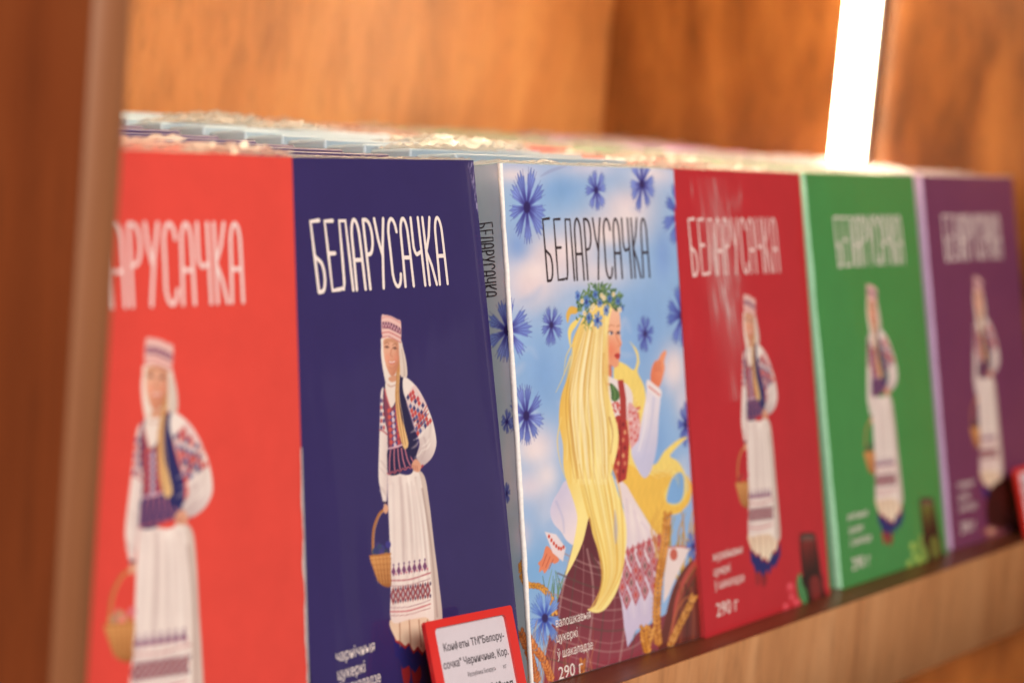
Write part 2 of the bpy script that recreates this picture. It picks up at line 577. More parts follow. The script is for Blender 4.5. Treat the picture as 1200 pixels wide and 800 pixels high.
# ---- the woman in folk dress, drawn once from the navy box
def paint_woman(cv, fruit, vest):
    A = lambda p: zm(400, 350, 3.81, p)
    Bz = lambda p: zm(400, 540, 3.075, p)
    wht, crm, red, nvy = (228, 210, 206), (222, 190, 166), (178, 62, 66), vest
    # skirt, from the ground up
    cv.fill(Bz([(214, 735), (236, 728), (246, 760), (240, 800), (222, 800)]), (150, 40, 46))
    cv.fill(Bz([(250, 735), (276, 728), (286, 770), (272, 806), (256, 800)]), (140, 36, 42))
    cv.fill(Bz([(183, 640), (300, 640), (358, 600), (362, 650), (345, 690), (330, 716), (316, 700), (300, 748), (284, 726), (262, 762),
                (240, 736), (218, 748), (205, 712), (190, 700)]), (36, 38, 104), smooth=False)
    cv.fill(Bz([(180, 570), (356, 560), (352, 610), (340, 642), (326, 655), (312, 640), (300, 678), (288, 700), (270, 680), (256, 694),
                (240, 662), (226, 676), (208, 660), (190, 650)]), (168, 44, 46), smooth=False)
    cv.fill(Bz([(178, 565), (350, 556), (344, 600), (336, 632), (318, 640), (306, 664), (290, 688), (272, 668), (256, 682), (240, 655),
                (226, 664), (208, 648), (190, 638)]), crm, col2=(240, 222, 198), g=(Bz([(180, 560)])[0], Bz([(230, 690)])[0]))
    for x0, x1 in ((205, 208), (240, 246), (275, 284), (306, 318)):
        cv.stroke(Bz([(x0, 572), ((x0 + x1) / 2, 620), (x1, 668)]), 1.6, (160, 118, 98), 1.2, alpha=0.75)
    # apron and skirt
    cv.fill(Bz([(250, 40), (292, 50), (312, 150), (330, 300), (348, 440), (360, 568), (330, 578), (310, 400), (280, 200)]), (206, 186, 178))
    cv.fill(Bz([(164, 20), (200, 44), (236, 50), (270, 36), (288, 110), (306, 260), (318, 400), (330, 574), (300, 562), (240, 570), (176, 576),
                (172, 450), (166, 250), (160, 120)]), wht, col2=(236, 222, 216), g=(Bz([(165, 300)])[0], Bz([(300, 300)])[0]))
    for pts, w, c, al in (([(205, 60), (215, 200), (218, 370)], 3.5, (205, 184, 182), .7), ([(262, 60), (288, 230), (306, 400)], 2.4, (196, 172, 168), .8),
                          ([(236, 60), (250, 180), (258, 340)], 3, (246, 236, 230), .7), ([(286, 100), (318, 300), (342, 560)], 1.6, (160, 134, 130), .8),
                          ([(180, 80), (184, 300), (186, 560)], 3, (208, 188, 188), .6)):
        cv.stroke(Bz(pts), w, c, w * .7, 1.2, alpha=al)
    RW = random.Random(12)
    for k in range(13):                                       # soft folds of the apron
        x0 = 172 + k * 8.5 + RW.uniform(-3, 3)
        x1 = 176 + k * 11.5 + RW.uniform(-4, 4)
        cv.stroke(Bz([(x0, 50 + RW.uniform(0, 60)), ((x0 + x1) / 2 + RW.uniform(-3, 3), 240), (x1, 400 + RW.uniform(-60, 160))]), .8,
                  RW.choice([(196, 176, 174), (206, 188, 186), (246, 238, 232), (240, 228, 222)]), .5, 1.8, mid=RW.uniform(1.5, 3.6), alpha=RW.uniform(.35, .65))
    for yy, w, c in ((424, 1.5, (176, 92, 104)), (444, .9, (170, 130, 140)), (522, .9, (170, 130, 140)), (536, 1.6, (192, 104, 112)), (550, .8, (170, 120, 124))):
        cv.stroke(Bz([(172, yy + 6), (240, yy + 2), (316, yy - 22)]), w, c)
    for i in range(7):
        x = 182 + i * 19
        y = 398 - i * 3.2
        cv.fill(Bz([(x, y - 20), (x + 8, y), (x, y + 18), (x - 8, y)]), (120, 70, 110), .5, False)
        cv.dot(*Bz([(x, y - 24)])[0], .9, 1.3, (90, 50, 100))
        cv.dot(*Bz([(x + 9, y + 9)])[0], .9, 1.2, (190, 96, 120))
    for i in range(8):
        x = 181 + i * 18
        y = 486 - i * 3.0
        cv.fill(Bz([(x, y - 34), (x + 10, y), (x, y + 32), (x - 10, y)]), (132, 40, 52), .5, False, .95)
        cv.fill(Bz([(x, y - 15), (x + 5, y), (x, y + 15), (x - 5, y)]), (176, 160, 168), .4, False)
        cv.dot(*Bz([(x + 9, y - 24)])[0], 1.1, 2.2, (96, 74, 98))
        cv.dot(*Bz([(x + 9, y + 20)])[0], 1.1, 2.2, (96, 74, 98))
    # her right arm
    cv.fill(A([(168, 418), (182, 398), (192, 470), (198, 600), (202, 700), (198, 800), (196, 870), (190, 914), (180, 916), (168, 862), (157, 790),
               (160, 650), (164, 520)]), (216, 196, 194), col2=(236, 222, 216), g=(A([(200, 700)])[0], A([(158, 700)])[0]))
    for i in range(5):
        for j in range(2):
            cv.dot(*A([(170 + j * 11, 455 + i * 30)])[0], 1.3, 2.6, ((64, 50, 104), (176, 70, 76))[(i + j) % 2], .5, .9)
    cv.stroke(A([(163, 585), (180, 592), (196, 606)]), 1.4, (170, 70, 80))
    cv.stroke(A([(180, 908), (186, 912), (193, 908)]), 2.6, (60, 44, 76))
    # basket
    cv.stroke(Bz([(152, 172), (128, 192), (108, 250), (106, 330)]), 2.4, (176, 112, 62), 2.0)
    cv.stroke(Bz([(152, 176), (131, 197), (113, 252), (110, 326)]), .9, (222, 160, 100), .7)
    for i in range(14):
        R = random.Random(i + 5)
        cv.dot(*Bz([(108 + R.random() * 56, 300 + R.random() * 36)])[0], 3.2, 4.4, tuple(c * R.uniform(.75, 1.2) for c in fruit), .6)
    cv.fill(Bz([(97, 342), (130, 338), (168, 334), (172, 400), (173, 448), (152, 452), (128, 434), (108, 386)]), (212, 148, 88), col2=(150, 90, 46),
            g=(Bz([(110, 340)])[0], Bz([(160, 460)])[0]))
    for i in range(5):
        cv.stroke(Bz([(100 + i * 5, 356 + i * 18), (140, 352 + i * 20), (172, 350 + i * 20)]), 1.0, (150, 92, 48), alpha=.7)
    for i in range(5):
        cv.stroke(Bz([(108 + i * 14, 342), (128 + i * 10, 440)]), .8, (236, 182, 120), alpha=.5)
    cv.stroke(Bz([(97, 342), (130, 339), (170, 334)]), 2.2, (176, 112, 60))
    cv.dot(*Bz([(153, 172)])[0], 3.0, 5.5, (216, 160, 132))
    # peplum and vest
    cv.fill(A([(202, 668), (262, 650), (300, 684), (330, 716), (322, 742), (298, 752), (272, 762), (240, 786), (202, 782), (196, 730)]), nvy)
    for i in range(6):
        x0, x1 = 212 + i * 16, 206 + i * 24
        cv.stroke(A([(x0, 668), ((x0 + x1) / 2 - 2, 715), (x1, 774 - i * 7)]), 1.5, (186, 110, 130))
        cv.stroke(A([(x1 - 10, 778 - i * 7), (x1, 784 - i * 7), (x1 + 10, 772 - i * 7)]), 1.4, (176, 90, 104))
    cv.fill(A([(183, 384), (200, 380), (238, 372), (266, 344), (280, 380), (276, 430), (300, 530), (326, 606), (332, 690), (318, 716), (290, 690),
               (262, 652), (204, 672), (198, 600), (186, 540), (178, 460)]), nvy)
    cv.fill(A([(186, 400), (200, 440), (214, 486), (240, 470), (248, 540), (262, 648), (206, 668), (200, 600), (188, 540), (181, 460)]), (128, 62, 84))
    for i in range(6):
        y = 500 + i * 28
        for j, c in enumerate(((206, 84, 78), (214, 196, 210), (196, 70, 74))):
            cv.dot(*A([(204 + j * 17 + i * 2, y + (j % 2) * 12)])[0], 1.9, 3.0, c, .5, .95)
        cv.dot(*A([(212 + i * 2, y + 14)])[0], 1.1, 1.8, (66, 70, 132))
        cv.dot(*A([(229 + i * 2, y + 2)])[0], 1.1, 1.8, (66, 70, 132))
    cv.stroke(A([(186, 404), (197, 450), (213, 492)]), 1.6, (196, 96, 96))
    cv.stroke(A([(205, 668), (232, 662), (262, 652)]), 2.2, (214, 170, 186))
    cv.stroke(A([(246, 420), (254, 540), (266, 640)]), 1.4, (178, 86, 96))
    # blouse, neck
    cv.fill(A([(190, 372), (204, 340), (240, 330), (248, 366), (240, 440), (216, 486), (200, 450), (188, 400)]), (230, 214, 206))
    cv.fill(A([(206, 338), (236, 330), (240, 362), (218, 372), (204, 362)]), (206, 148, 120))
    cv.stroke(A([(200, 384), (212, 392), (232, 386)]), 1.6, (190, 150, 140), alpha=.8)
    # her left arm
    cv.fill(A([(270, 352), (300, 364), (340, 408), (374, 474), (400, 540), (416, 610), (417, 660), (396, 712), (352, 748), (336, 726), (328, 700),
               (342, 650), (332, 604), (312, 545), (288, 470), (268, 410)]), (236, 222, 216), col2=(200, 180, 180), g=(A([(400, 560)])[0], A([(300, 640)])[0]))
    cv.stroke(A([(392, 560), (384, 630), (356, 690)]), 3.4, (212, 194, 190), 2, 1.4, alpha=.8)
    cv.stroke(A([(362, 620), (372, 660), (350, 720)]), 2.2, (190, 168, 168), 1.2, 1.2, alpha=.7)
    for k in range(9):                                        # creases of the sleeve
        x0, y0 = RW.uniform(335, 400), RW.uniform(560, 690)
        cv.stroke(A([(x0, y0), (x0 - 14, y0 + 22), (x0 - 34, y0 + 34)]), .6, RW.choice([(190, 170, 170), (244, 234, 228), (204, 186, 184)]), .4, 1.0, mid=RW.uniform(1.2, 2.6), alpha=.55)
    for k in range(6):
        y0 = RW.uniform(620, 860)
        cv.stroke(A([(164, y0), (178, y0 + 16), (192, y0 + 40)]), .6, RW.choice([(186, 166, 166), (244, 234, 230)]), .4, 1.0, mid=1.8, alpha=.55)
    pal = [(52, 50, 100), (192, 66, 62), (216, 196, 196), (178, 60, 70), (74, 82, 136)]
    cv.fill(A([(316, 388), (346, 426), (374, 478), (352, 540), (328, 596), (302, 520), (284, 452)]), (222, 186, 186), 1.2, alpha=.8)
    for i in range(9):
        for j in range(7):
            x = 290 + i * 5.6 + j * 11.2
            y = 440 + i * 20 - j * 11
            if x > 318 + (y - 385) * 0.52 - 6 or x < 276 + (y - 410) * 0.30:
                continue
            cv.fill(A([(x, y - 14), (x + 8, y), (x, y + 14), (x - 8, y)]), pal[(i * 2 + j * 3 + (i * j) % 2) % 5], .5, False, .92)
    for k in range(3):
        cv.stroke(A([(318 + k * 6, 548 + k * 18), (350 + k * 4, 520 + k * 16), (376 + k * 3, 476 + k * 18)]), 1.1, (186, 84, 80), alpha=.85)
    cv.stroke(A([(332, 742), (346, 752), (356, 744)]), 2.4, (176, 70, 84))
    cv.fill(A([(306, 742), (322, 716), (338, 724), (350, 748), (340, 772), (318, 768)]), (216, 156, 130))
    for k in range(3):
        cv.stroke(A([(312 + k * 9, 742 + k * 2), (318 + k * 8, 764)]), .8, (170, 104, 84), alpha=.8)
    # head: veil, hair, face, cap
    cv.fill(A([(176, 172), (250, 176), (270, 226), (284, 290), (286, 348), (262, 350), (250, 340), (204, 352), (192, 378), (180, 330), (170, 260),
               (170, 210)]), (236, 222, 212), col2=(214, 196, 186), g=(A([(175, 250)])[0], A([(285, 260)])[0]))
    cv.stroke(A([(262, 226), (272, 290), (274, 345)]), 1.3, (188, 166, 156), alpha=.7)
    cv.fill(A([(238, 220), (250, 260), (254, 330), (250, 420), (258, 520), (276, 580), (292, 650), (272, 668), (250, 600), (238, 520), (232, 430), (238, 340)]),
            (196, 138, 84), col2=(226, 184, 128), g=(A([(240, 350)])[0], A([(280, 640)])[0]))
    for k in range(4):
        cv.stroke(A([(242 + k * 3, 330), (238 + k * 4, 430), (250 + k * 6, 540), (268 + k * 5, 650)]), .8, ((150, 96, 52), (236, 200, 148))[k % 2], alpha=.7)
    cv.fill(A([(182, 182), (214, 176), (246, 192), (249, 240), (246, 296), (230, 338), (212, 342), (194, 306), (184, 262), (180, 220)]), (226, 168, 142),
            col2=(206, 138, 110), g=(A([(200, 240)])[0], A([(250, 280)])[0]))
    cv.fill(A([(186, 184), (214, 178), (244, 192), (243, 204), (214, 194), (186, 200)]), (182, 126, 96), alpha=.6)
    for ex, ey in ((196, 216), (232, 221)):
        cv.stroke(A([(ex - 9, ey), (ex, ey - 4), (ex + 8, ey + 2)]), 1.5, (104, 66, 56), 1.2, .7, alpha=.85)
        cv.stroke(A([(ex - 10, ey - 14), (ex, ey - 19), (ex + 9, ey - 13)]), .9, (140, 90, 66), alpha=.8)
        cv.dot(*A([(ex, ey + 1)])[0], 1.1, 1.2, (76, 52, 50), .7, .8)
    cv.stroke(A([(216, 226), (212, 250), (219, 258)]), 1.0, (190, 118, 94), alpha=.9)
    cv.fill(A([(202, 276), (218, 280), (235, 274), (228, 289), (216, 293), (206, 287)]), (196, 100, 94), .8, alpha=.85)
    cv.stroke(A([(207, 281), (218, 285), (230, 280)]), 1.3, (244, 228, 220))
    cv.fill(A([(236, 200), (249, 236), (247, 296), (232, 336), (216, 342), (232, 310), (240, 260)]), (178, 112, 86), 2.0, alpha=.55)
    cv.stroke(A([(206, 306), (218, 312), (230, 304)]), 1.2, (184, 116, 92), .8, 1.0, alpha=.6)
    cv.dot(*A([(198, 262)])[0], 2.4, 4, (232, 150, 126), 2, .6)
    cv.dot(*A([(238, 262)])[0], 2.2, 4, (226, 144, 120), 2, .6)
    cv.fill(A([(172, 80), (188, 73), (214, 78), (242, 92), (259, 106), (258, 190), (240, 180), (206, 168), (176, 172)]), (230, 188, 182))
    cv.fill(A([(174, 104), (206, 104), (240, 120), (259, 134), (258, 160), (236, 148), (206, 134), (175, 132)]), (128, 74, 96), smooth=False)
    for i in range(7):
        x = 180 + i * 12
        y = 117 + max(0, i - 2) * 6
        cv.stroke(A([(x - 5, y - 10), (x, y + 10), (x + 5, y - 10)]), .8, (226, 180, 186), .8, .4, False)
        cv.dot(*A([(x, y - 6)])[0], .7, 1.2, (70, 40, 70))
    for dy, c in ((0, (186, 92, 96)), (20, (196, 112, 112)), (-68, (206, 140, 140))):
        cv.stroke(A([(174, 154 + dy), (206, 150 + dy), (258, 176 + dy)]), 1.1, c)


# ---- the chocolates at the lower right, drawn from the crimson box
def paint_chocolates(cv, fill_, leaf, berry):
    M = lambda p: zm(800, 580, 5.0, p)
    dk = (48, 22, 18)
    cv.fill(M([(680, 244), (700, 222), (760, 220), (776, 246), (790, 330), (806, 440), (790, 458), (710, 476), (690, 400)]), dk)
    cv.fill(M([(694, 262), (764, 256), (780, 350), (792, 436), (716, 456), (700, 380)]), fill_, 2.0, alpha=.7, col2=dk, g=(M([(700, 300)])[0], M([(790, 420)])[0]))
    cv.fill(M([(690, 240), (730, 226), (768, 240), (764, 262), (694, 266)]), (112, 84, 78), 1.0, alpha=.8)
    cv.fill(M([(690, 490), (720, 470), (806, 452), (824, 540), (838, 600), (760, 630), (700, 640)]), (40, 18, 16))
    cv.fill(M([(744, 490), (796, 476), (812, 590), (760, 610)]), fill_, 2.0, alpha=.75)
    cv.fill(M([(664, 500), (686, 452), (700, 520), (724, 560), (732, 630), (706, 640), (676, 590)]), leaf)
    cv.stroke(M([(682, 470), (692, 540), (716, 630)]), 1.2, tuple(min(255, c + 60) for c in leaf))
    for x, y, r in ((630, 540, 24), (670, 634, 24), (606, 656, 22), (640, 600, 20)):
        cv.dot(*M([(x, y)])[0], r / 5, r / 4, berry, .8)
        cv.dot(*M([(x - 6, y - 10)])[0], r / 14, r / 10, tuple(min(255, c + 60) for c in berry), 1.0, .8)


# ---- the girl among cornflowers, drawn from the blossom box
def paint_blossom(cv):
    F0 = lambda p: zm(550, 170, 3.2, p)
    F1 = lambda p: zm(570, 320, 3.077, p)
    F2 = lambda p: zm(580, 550, 3.2, p)
    Hh = lambda p: zm(660, 320, 10.0, p)
    H2 = lambda p: zm(690, 340, 5.714, p)
    S = lambda p: zm(720, 580, 4.444, p)
    L = lambda p: zm(600, 600, 4.0, p)
    wh = (228, 210, 218)
    # clouds
    for x, y, rx, ry, c, a in ((600, 200, 60, 26, (196, 198, 226), .8), (690, 196, 50, 16, (212, 206, 226), .8), (770, 205, 40, 22, (222, 214, 230), .8),
                               (735, 238, 46, 28, wh, .85), (712, 268, 60, 26, (232, 212, 216), .9), (620, 330, 50, 46, (232, 212, 218), .95), (650, 300, 56, 36, (230, 210, 216), .9),
                               (700, 320, 50, 24, (230, 214, 220), .8), (600, 300, 16, 30, (200, 205, 230), .5), (786, 430, 22, 34, wh, .9), (800, 470, 14, 30, (226, 214, 224), .7),
                               (628, 520, 34, 34, (228, 214, 224), .9), (620, 570, 36, 26, (224, 212, 226), .9), (612, 630, 14, 26, (222, 206, 220), .8), (640, 600, 20, 30, (206, 208, 230), .6),
                               (800, 560, 12, 30, (216, 214, 228), .7), (594, 420, 8, 60, (206, 204, 222), .6), (594, 560, 9, 60, (216, 200, 206), .7), (575, 230, 24, 70, (176, 190, 206), .7)):
        cv.cloud(x, y, rx, ry, c, a)
    for x, y, rx, ry, c, a in ((657, 222, 24, 20, (120, 162, 216), .7), (606, 288, 18, 24, (122, 156, 216), .8), (776, 300, 12, 36, (126, 160, 220), .8),
                               (755, 390, 34, 60, (120, 160, 218), .55), (636, 440, 26, 50, (124, 164, 220), .7), (770, 520, 16, 40, (122, 164, 222), .6), (627, 668, 26, 40, (124, 172, 222), .8)):
        cv.cloud(x, y, rx, ry, c, a)
    for x, y, rx, ry in ((628, 318, 26, 16), (668, 292, 30, 15), (735, 252, 26, 18), (712, 276, 30, 14), (790, 432, 14, 26), (624, 528, 22, 18), (640, 556, 18, 22), (760, 204, 22, 9), (600, 205, 26, 10)):
        cv.cloud(x, y, rx, ry, (240, 224, 226), .75)
    R = random.Random(4)
    for k in range(46):                                       # loose brush work in the sky
        x, y = R.uniform(575, 825), R.uniform(190, 640)
        w = R.uniform(5, 16)
        cv.stroke([(x, y), (x + w, y + R.uniform(-14, 4)), (x + w * 1.8, y + R.uniform(-18, 10))], 1, R.choice([(214, 210, 230), (130, 168, 222), (196, 204, 230)]), 1,
                  3.5, mid=R.uniform(5, 11), alpha=.22)
    cv.stroke(F0([(265, 118), (310, 95), (375, 74)]), .6, (150, 158, 200), .6, mid=4, alpha=.6)
    # flowers in the sky and on the edge
    for i, (x, y, rx, ry) in enumerate(((617, 243, 23, 48), (698, 223, 13, 27), (752, 216, 17, 35), (797, 252, 22, 42), (645, 381, 13, 27), (595, 387, 27, 44),
                                        (755, 391, 10.5, 23), (799, 370, 20, 38), (616, 487, 20, 41), (594, 494, 7, 15), (803, 497, 10, 28), (594, 578, 4, 13))):
        lt = (124, 144, 220) if i not in (3, 6, 7, 10) else (104, 128, 208)
        cornflower(cv, x, y, rx, ry, i + 3, lt, n=9 if rx > 15 else 8)
    # wheat field, grass at the right and the lower left
    for k in range(36):
        x = R.uniform(765, 822)
        y = R.uniform(590, 640)
        cv.stroke([(x, y + 50), (x + R.uniform(-4, 4), y + 20), (x + R.uniform(-9, 12), y - 4)], 2.6, R.choice([(214, 158, 72), (226, 178, 96), (188, 128, 56), (170, 148, 70)]), .6, alpha=.9)
    for k in range(12):
        x = R.uniform(638, 662)
        cv.stroke([(x, 720), (x + R.uniform(-3, 3), 695), (x + R.uniform(-7, 6), R.uniform(665, 685))], 1.8, R.choice([(96, 130, 92), (120, 150, 110), (84, 112, 90)]), .4)
    # hair behind
    yl, yd, yp = (240, 212, 118), (224, 176, 80), (248, 234, 172)
    cv.fill(F1([(470, 320), (500, 330), (528, 348), (540, 310), (528, 270), (512, 246), (540, 278), (548, 320), (542, 356), (566, 410), (572, 480), (560, 560),
                (540, 640), (600, 690), (640, 640), (690, 600), (724, 590), (700, 612), (672, 640), (660, 660), (690, 680), (716, 730), (722, 800), (700, 860),
                (640, 870), (600, 850), (540, 800), (510, 760), (480, 700), (470, 500), (455, 360)]), yl, tex=.015)
    cv.fill(F2([(440, -10), (500, -20), (560, 20), (640, 10), (660, 30), (632, 90), (648, 130), (690, 132), (722, 80), (716, 20), (736, 60), (728, 120), (690, 160),
                (640, 180), (620, 270), (580, 210), (530, 130)]), (236, 190, 84), tex=.015)
    cv.fill(F2([(660, 36), (690, 10), (706, 30), (706, 90), (690, 122), (660, 128), (640, 110)]), (126, 172, 226), 1.0)
    for k in range(9):
        cv.stroke(F1([(500 + k * 5, 400 + k * 8), (548 - k * 2, 520), (530 + k * 6, 640 + k * 8), (600 + k * 10, 740 - k * 4), (660 + k * 4, 690 + k * 10)]), 1.4,
                  (yd, yp)[k % 2], .4, .7, alpha=.55)
    # dark plaid skirt
    plaid = (98, 42, 52)
    cv.fill(F2([(350, 172), (384, 240), (470, 400), (476, 520), (496, 664), (530, 614), (600, 566), (640, 540), (640, 640), (600, 840), (180, 860), (188, 700), (206, 600), (236, 480), (280, 360),
                (320, 250)]), plaid, smooth=False, col2=(150, 62, 78), g=(F2([(330, 300)])[0], F2([(420, 780)])[0]))
    for k in range(9):
        c = ((176, 138, 136), (88, 70, 64), (150, 100, 104))[k % 3]
        x0 = 236 + k * 40
        cv.stroke(F2([(300 + k * 14, 250 + k * 16), (x0 + 10, 480), (x0 - 24, 820)]), 1.5 if k % 3 else 2.6, c, alpha=.6)
    for k in range(6):
        y0 = 330 + k * 78
        c = ((176, 136, 134), (92, 74, 66))[k % 2]
        cv.stroke(F2([(250 - k * 16, y0 - 20), (340, y0 + 24), (430, y0 + 40), (520, y0 + 20), (600, y0 - 50)]), 2.2, c, alpha=.55)
    for k in range(5):
        y0 = 350 + k * 84
        cv.stroke(F2([(250 - k * 16, y0 - 16), (340, y0 + 30), (430, y0 + 48), (520, y0 + 26)]), .9, (206, 170, 166), alpha=.5)
    # cloth, bag and wheat at the right
    cv.fill(F2([(770, 300), (744, 330), (700, 380), (664, 450), (636, 560), (620, 690), (780, 660)]), (104, 46, 40))
    for k, c in enumerate(((178, 74, 66), (150, 96, 60), (132, 52, 48), (86, 60, 40))):
        cv.stroke(F2([(762 - k * 4, 330 + k * 26), (716 - k * 4, 400 + k * 30), (680, 500 + k * 30), (664, 660)]), (6, 1.6, 4, 1.5)[k], c, (5, 1.2, 3, 1.2)[k])
    for k in range(4):
        cv.stroke(F2([(690 + k * 22, 420 + k * 10), (700 + k * 22, 520), (694 + k * 24, 650)]), 2.4, ((148, 70, 46), (74, 34, 28))[k % 2], alpha=.7)
    cv.stroke(F2([(650, 640), (676, 540), (716, 480), (762, 476)]), 1.4, (190, 104, 66))
    cv.fill(F2([(646, 288), (732, 290), (704, 350), (676, 404), (648, 470), (630, 500), (632, 400)]), (232, 214, 214), smooth=False)
    cv.dot(*F2([(668, 318)])[0], 4.5, 7, (196, 100, 84))
    cv.stroke(F2([(646, 292), (690, 288), (730, 294)]), 1.4, (190, 70, 70))
    cornflower(cv, *F2([(742, 288)])[0], 9, 20, 41, (96, 136, 218), (60, 84, 170), 7)
    # white apron with red diamonds
    cv.fill(F2([(446, 36), (470, 40), (492, 62), (530, 130), (580, 212), (626, 266), (612, 330), (602, 440), (602, 544), (570, 582), (528, 600), (496, 664),
                (482, 590), (472, 500), (458, 440), (470, 340), (488, 230), (478, 140)]), (232, 216, 220), smooth=False, col2=(204, 192, 222), g=(F2([(520, 200)])[0], F2([(560, 580)])[0]))
    for k in range(5):
        cv.stroke(F2([(490 + k * 14, 110 + k * 22), (496 + k * 20, 240), (490 + k * 26, 340)]), 2.4, ((214, 196, 212), (242, 230, 230))[k % 2], .8, 1.4, alpha=.6)
        cv.stroke(F2([(486 + k * 24, 480), (500 + k * 20, 560 - k * 6)]), 2.6, ((190, 180, 216), (226, 214, 230))[k % 2], 1, 1.4, alpha=.6)
    rd = (166, 54, 66)
    for i in range(5):
        for j in range(4):
            x = 474 + i * 34 + (j % 2) * 17
            y = 348 + j * 46 - i * 17
            if x > 616:
                continue
            cv.fill(F2([(x, y - 40), (x + 16, y), (x, y + 40), (x - 16, y)]), rd, .5, False, .85)
            cv.fill(F2([(x, y - 25), (x + 9.5, y), (x, y + 25), (x - 9.5, y)]), (222, 196, 204), .5, False, .9)
            cv.fill(F2([(x, y - 17), (x + 6.5, y), (x, y + 17), (x - 6.5, y)]), ((190, 60, 56), (126, 84, 86))[(i + j) % 2], .5, False)
    for i in range(8):
        x, y = 474 + i * 20, 318 - i * 9
        cv.fill(F2([(x, y - 22), (x + 7, y), (x, y + 20), (x - 7, y)]), (180, 74, 84), .5, False, .9)
        cv.dot(*F2([(x + 10, y - 10)])[0], 1.0, 1.6, (196, 110, 112))
    wheat_ear(cv, F2([(612, 660), (604, 540), (614, 400), (634, 280), (644, 170)]), 5.6, 3, (214, 146, 66), (168, 98, 38))
    wheat_ear(cv, S([(286, 790), (330, 690), (372, 610), (412, 524)]), 4.8, 5, (216, 154, 78), (160, 92, 36))
    wheat_ear(cv, S([(160, 800), (176, 745), (190, 690)]), 6.0, 6)
    wheat_ear(cv, F2([(575, 690), (560, 640), (556, 590)]), 5.5, 8, (220, 150, 60))
    for k in range(10):
        cv.stroke(F2([(598 + k * 3, 330), (604 + R.uniform(-30, 40), 230), (610 + R.uniform(-50, 80), 140 + R.uniform(-20, 40))]), .9, (206, 150, 70), .4, alpha=.7)
    # her right arm
    cv.fill(F2([(262, 40), (236, 80), (214, 118), (204, 160), (216, 200), (244, 232), (268, 268), (300, 282), (330, 236), (330, 130), (300, 60)]), (208, 200, 226),
            col2=(236, 220, 226), g=(F2([(205, 150)])[0], F2([(300, 220)])[0]))
    cv.stroke(F2([(226, 120), (250, 180), (256, 236)]), 2.4, (176, 178, 216), 1, 1.5, alpha=.6)
    cv.fill(F2([(190, 286), (214, 306), (238, 336), (222, 352), (208, 348), (196, 372), (184, 388), (176, 376), (164, 384), (166, 362), (160, 350), (176, 330)]), (226, 132, 98))
    for k in range(3):
        cv.stroke(F2([(192 + k * 12, 316 + k * 10), (176 + k * 12, 360 + k * 6)]), .8, (178, 84, 62), alpha=.85)
    cv.fill(F2([(184, 232), (226, 242), (262, 292), (252, 344), (214, 312)]), (232, 216, 222), smooth=False)
    for k in range(7):
        x, y = 200 + k * 9, 250 + [0, 14, 26, 36, 44, 46, 40][k]
        cv.dot(*F2([(x, y)])[0], 1.3, 2.2, (204, 76, 60))
    # neck, blouse, vest
    skin, skl, skd = (234, 160, 126), (240, 190, 162), (210, 118, 90)
    cv.fill(H2([(80, 470), (140, 500), (146, 590), (120, 630), (84, 600)]), skd)
    cv.fill(F1([(410, 372), (432, 368), (452, 378), (478, 388), (506, 404), (524, 444), (518, 520), (500, 530), (436, 530), (420, 440)]), (234, 220, 222))
    cv.stroke(F1([(414, 388), (430, 398), (448, 402)]), 2.2, (206, 104, 100))
    for k in range(18):
        cv.dot(*F1([(450 + R.uniform(0, 30), 466 + R.uniform(0, 44))])[0], 1.1, 1.5, (200, 72, 66))
    cv.fill(F1([(446, 528), (470, 512), (500, 512), (512, 600), (508, 680), (500, 742), (470, 758), (450, 700), (462, 620)]), (176, 56, 52), smooth=False)
    cv.fill(F1([(470, 386), (490, 384), (500, 450), (502, 520), (480, 522), (478, 450)]), (172, 58, 54), smooth=False)
    for i in range(7):
        for j in range(2):
            cv.dot(*F1([(466 + j * 24 + (i % 2) * 6, 545 + i * 28)])[0], 1.6, 2.8, ((214, 120, 92), (132, 34, 40), (222, 150, 110))[(i + j) % 3], .5)
    cv.stroke(F1([(478, 530), (482, 640), (476, 750)]), 1.0, (120, 30, 36))
    cv.fill(F1([(442, 398), (456, 404), (474, 428), (476, 450), (462, 462), (448, 456), (446, 430)]), (74, 110, 62))
    cv.stroke(F1([(452, 408), (460, 432), (458, 456)]), 1.2, (120, 150, 90))
    # her left arm and hand
    cv.fill(F1([(512, 466), (536, 490), (552, 540), (548, 600), (520, 640), (508, 560), (506, 500)]), (222, 164, 166), .8)
    for k in range(26):
        cv.dot(*F1([(512 + R.uniform(0, 36), 484 + R.uniform(0, 120))])[0], 1.2, 1.8, R.choice([(196, 72, 72), (208, 100, 96), (236, 206, 206)]), .5, .9)
    cv.fill(F1([(578, 404), (604, 430), (624, 446), (618, 520), (612, 620), (592, 706), (566, 738), (538, 700), (518, 640), (544, 600), (556, 530), (570, 460)]),
            (226, 218, 232), col2=(198, 196, 226), g=(F1([(560, 520)])[0], F1([(612, 640)])[0]))
    cv.stroke(F1([(600, 450), (588, 560), (560, 680)]), 2.6, (190, 190, 222), 1, 1.5, alpha=.7)
    cv.stroke(F1([(576, 470), (566, 560), (546, 640)]), 2.2, (242, 234, 238), 1, 1.3, alpha=.8)
    cv.fill(F1([(590, 392), (592, 346), (604, 318), (616, 312), (628, 290), (642, 278), (646, 288), (638, 318), (640, 344), (628, 392), (614, 414)]), (222, 122, 88),
            col2=(236, 150, 112), g=(F1([(592, 360)])[0], F1([(640, 340)])[0]))
    for k in range(3):
        cv.stroke(F1([(604 + k * 9, 324 - k * 4), (606 + k * 9, 354)]), .8, (178, 84, 62), alpha=.8)
    cv.fill(F1([(578, 384), (604, 402), (628, 424), (622, 452), (596, 436), (574, 412)]), (236, 224, 228))
    cv.stroke(F1([(582, 408), (602, 424), (622, 440)]), 1.2, (206, 84, 76))
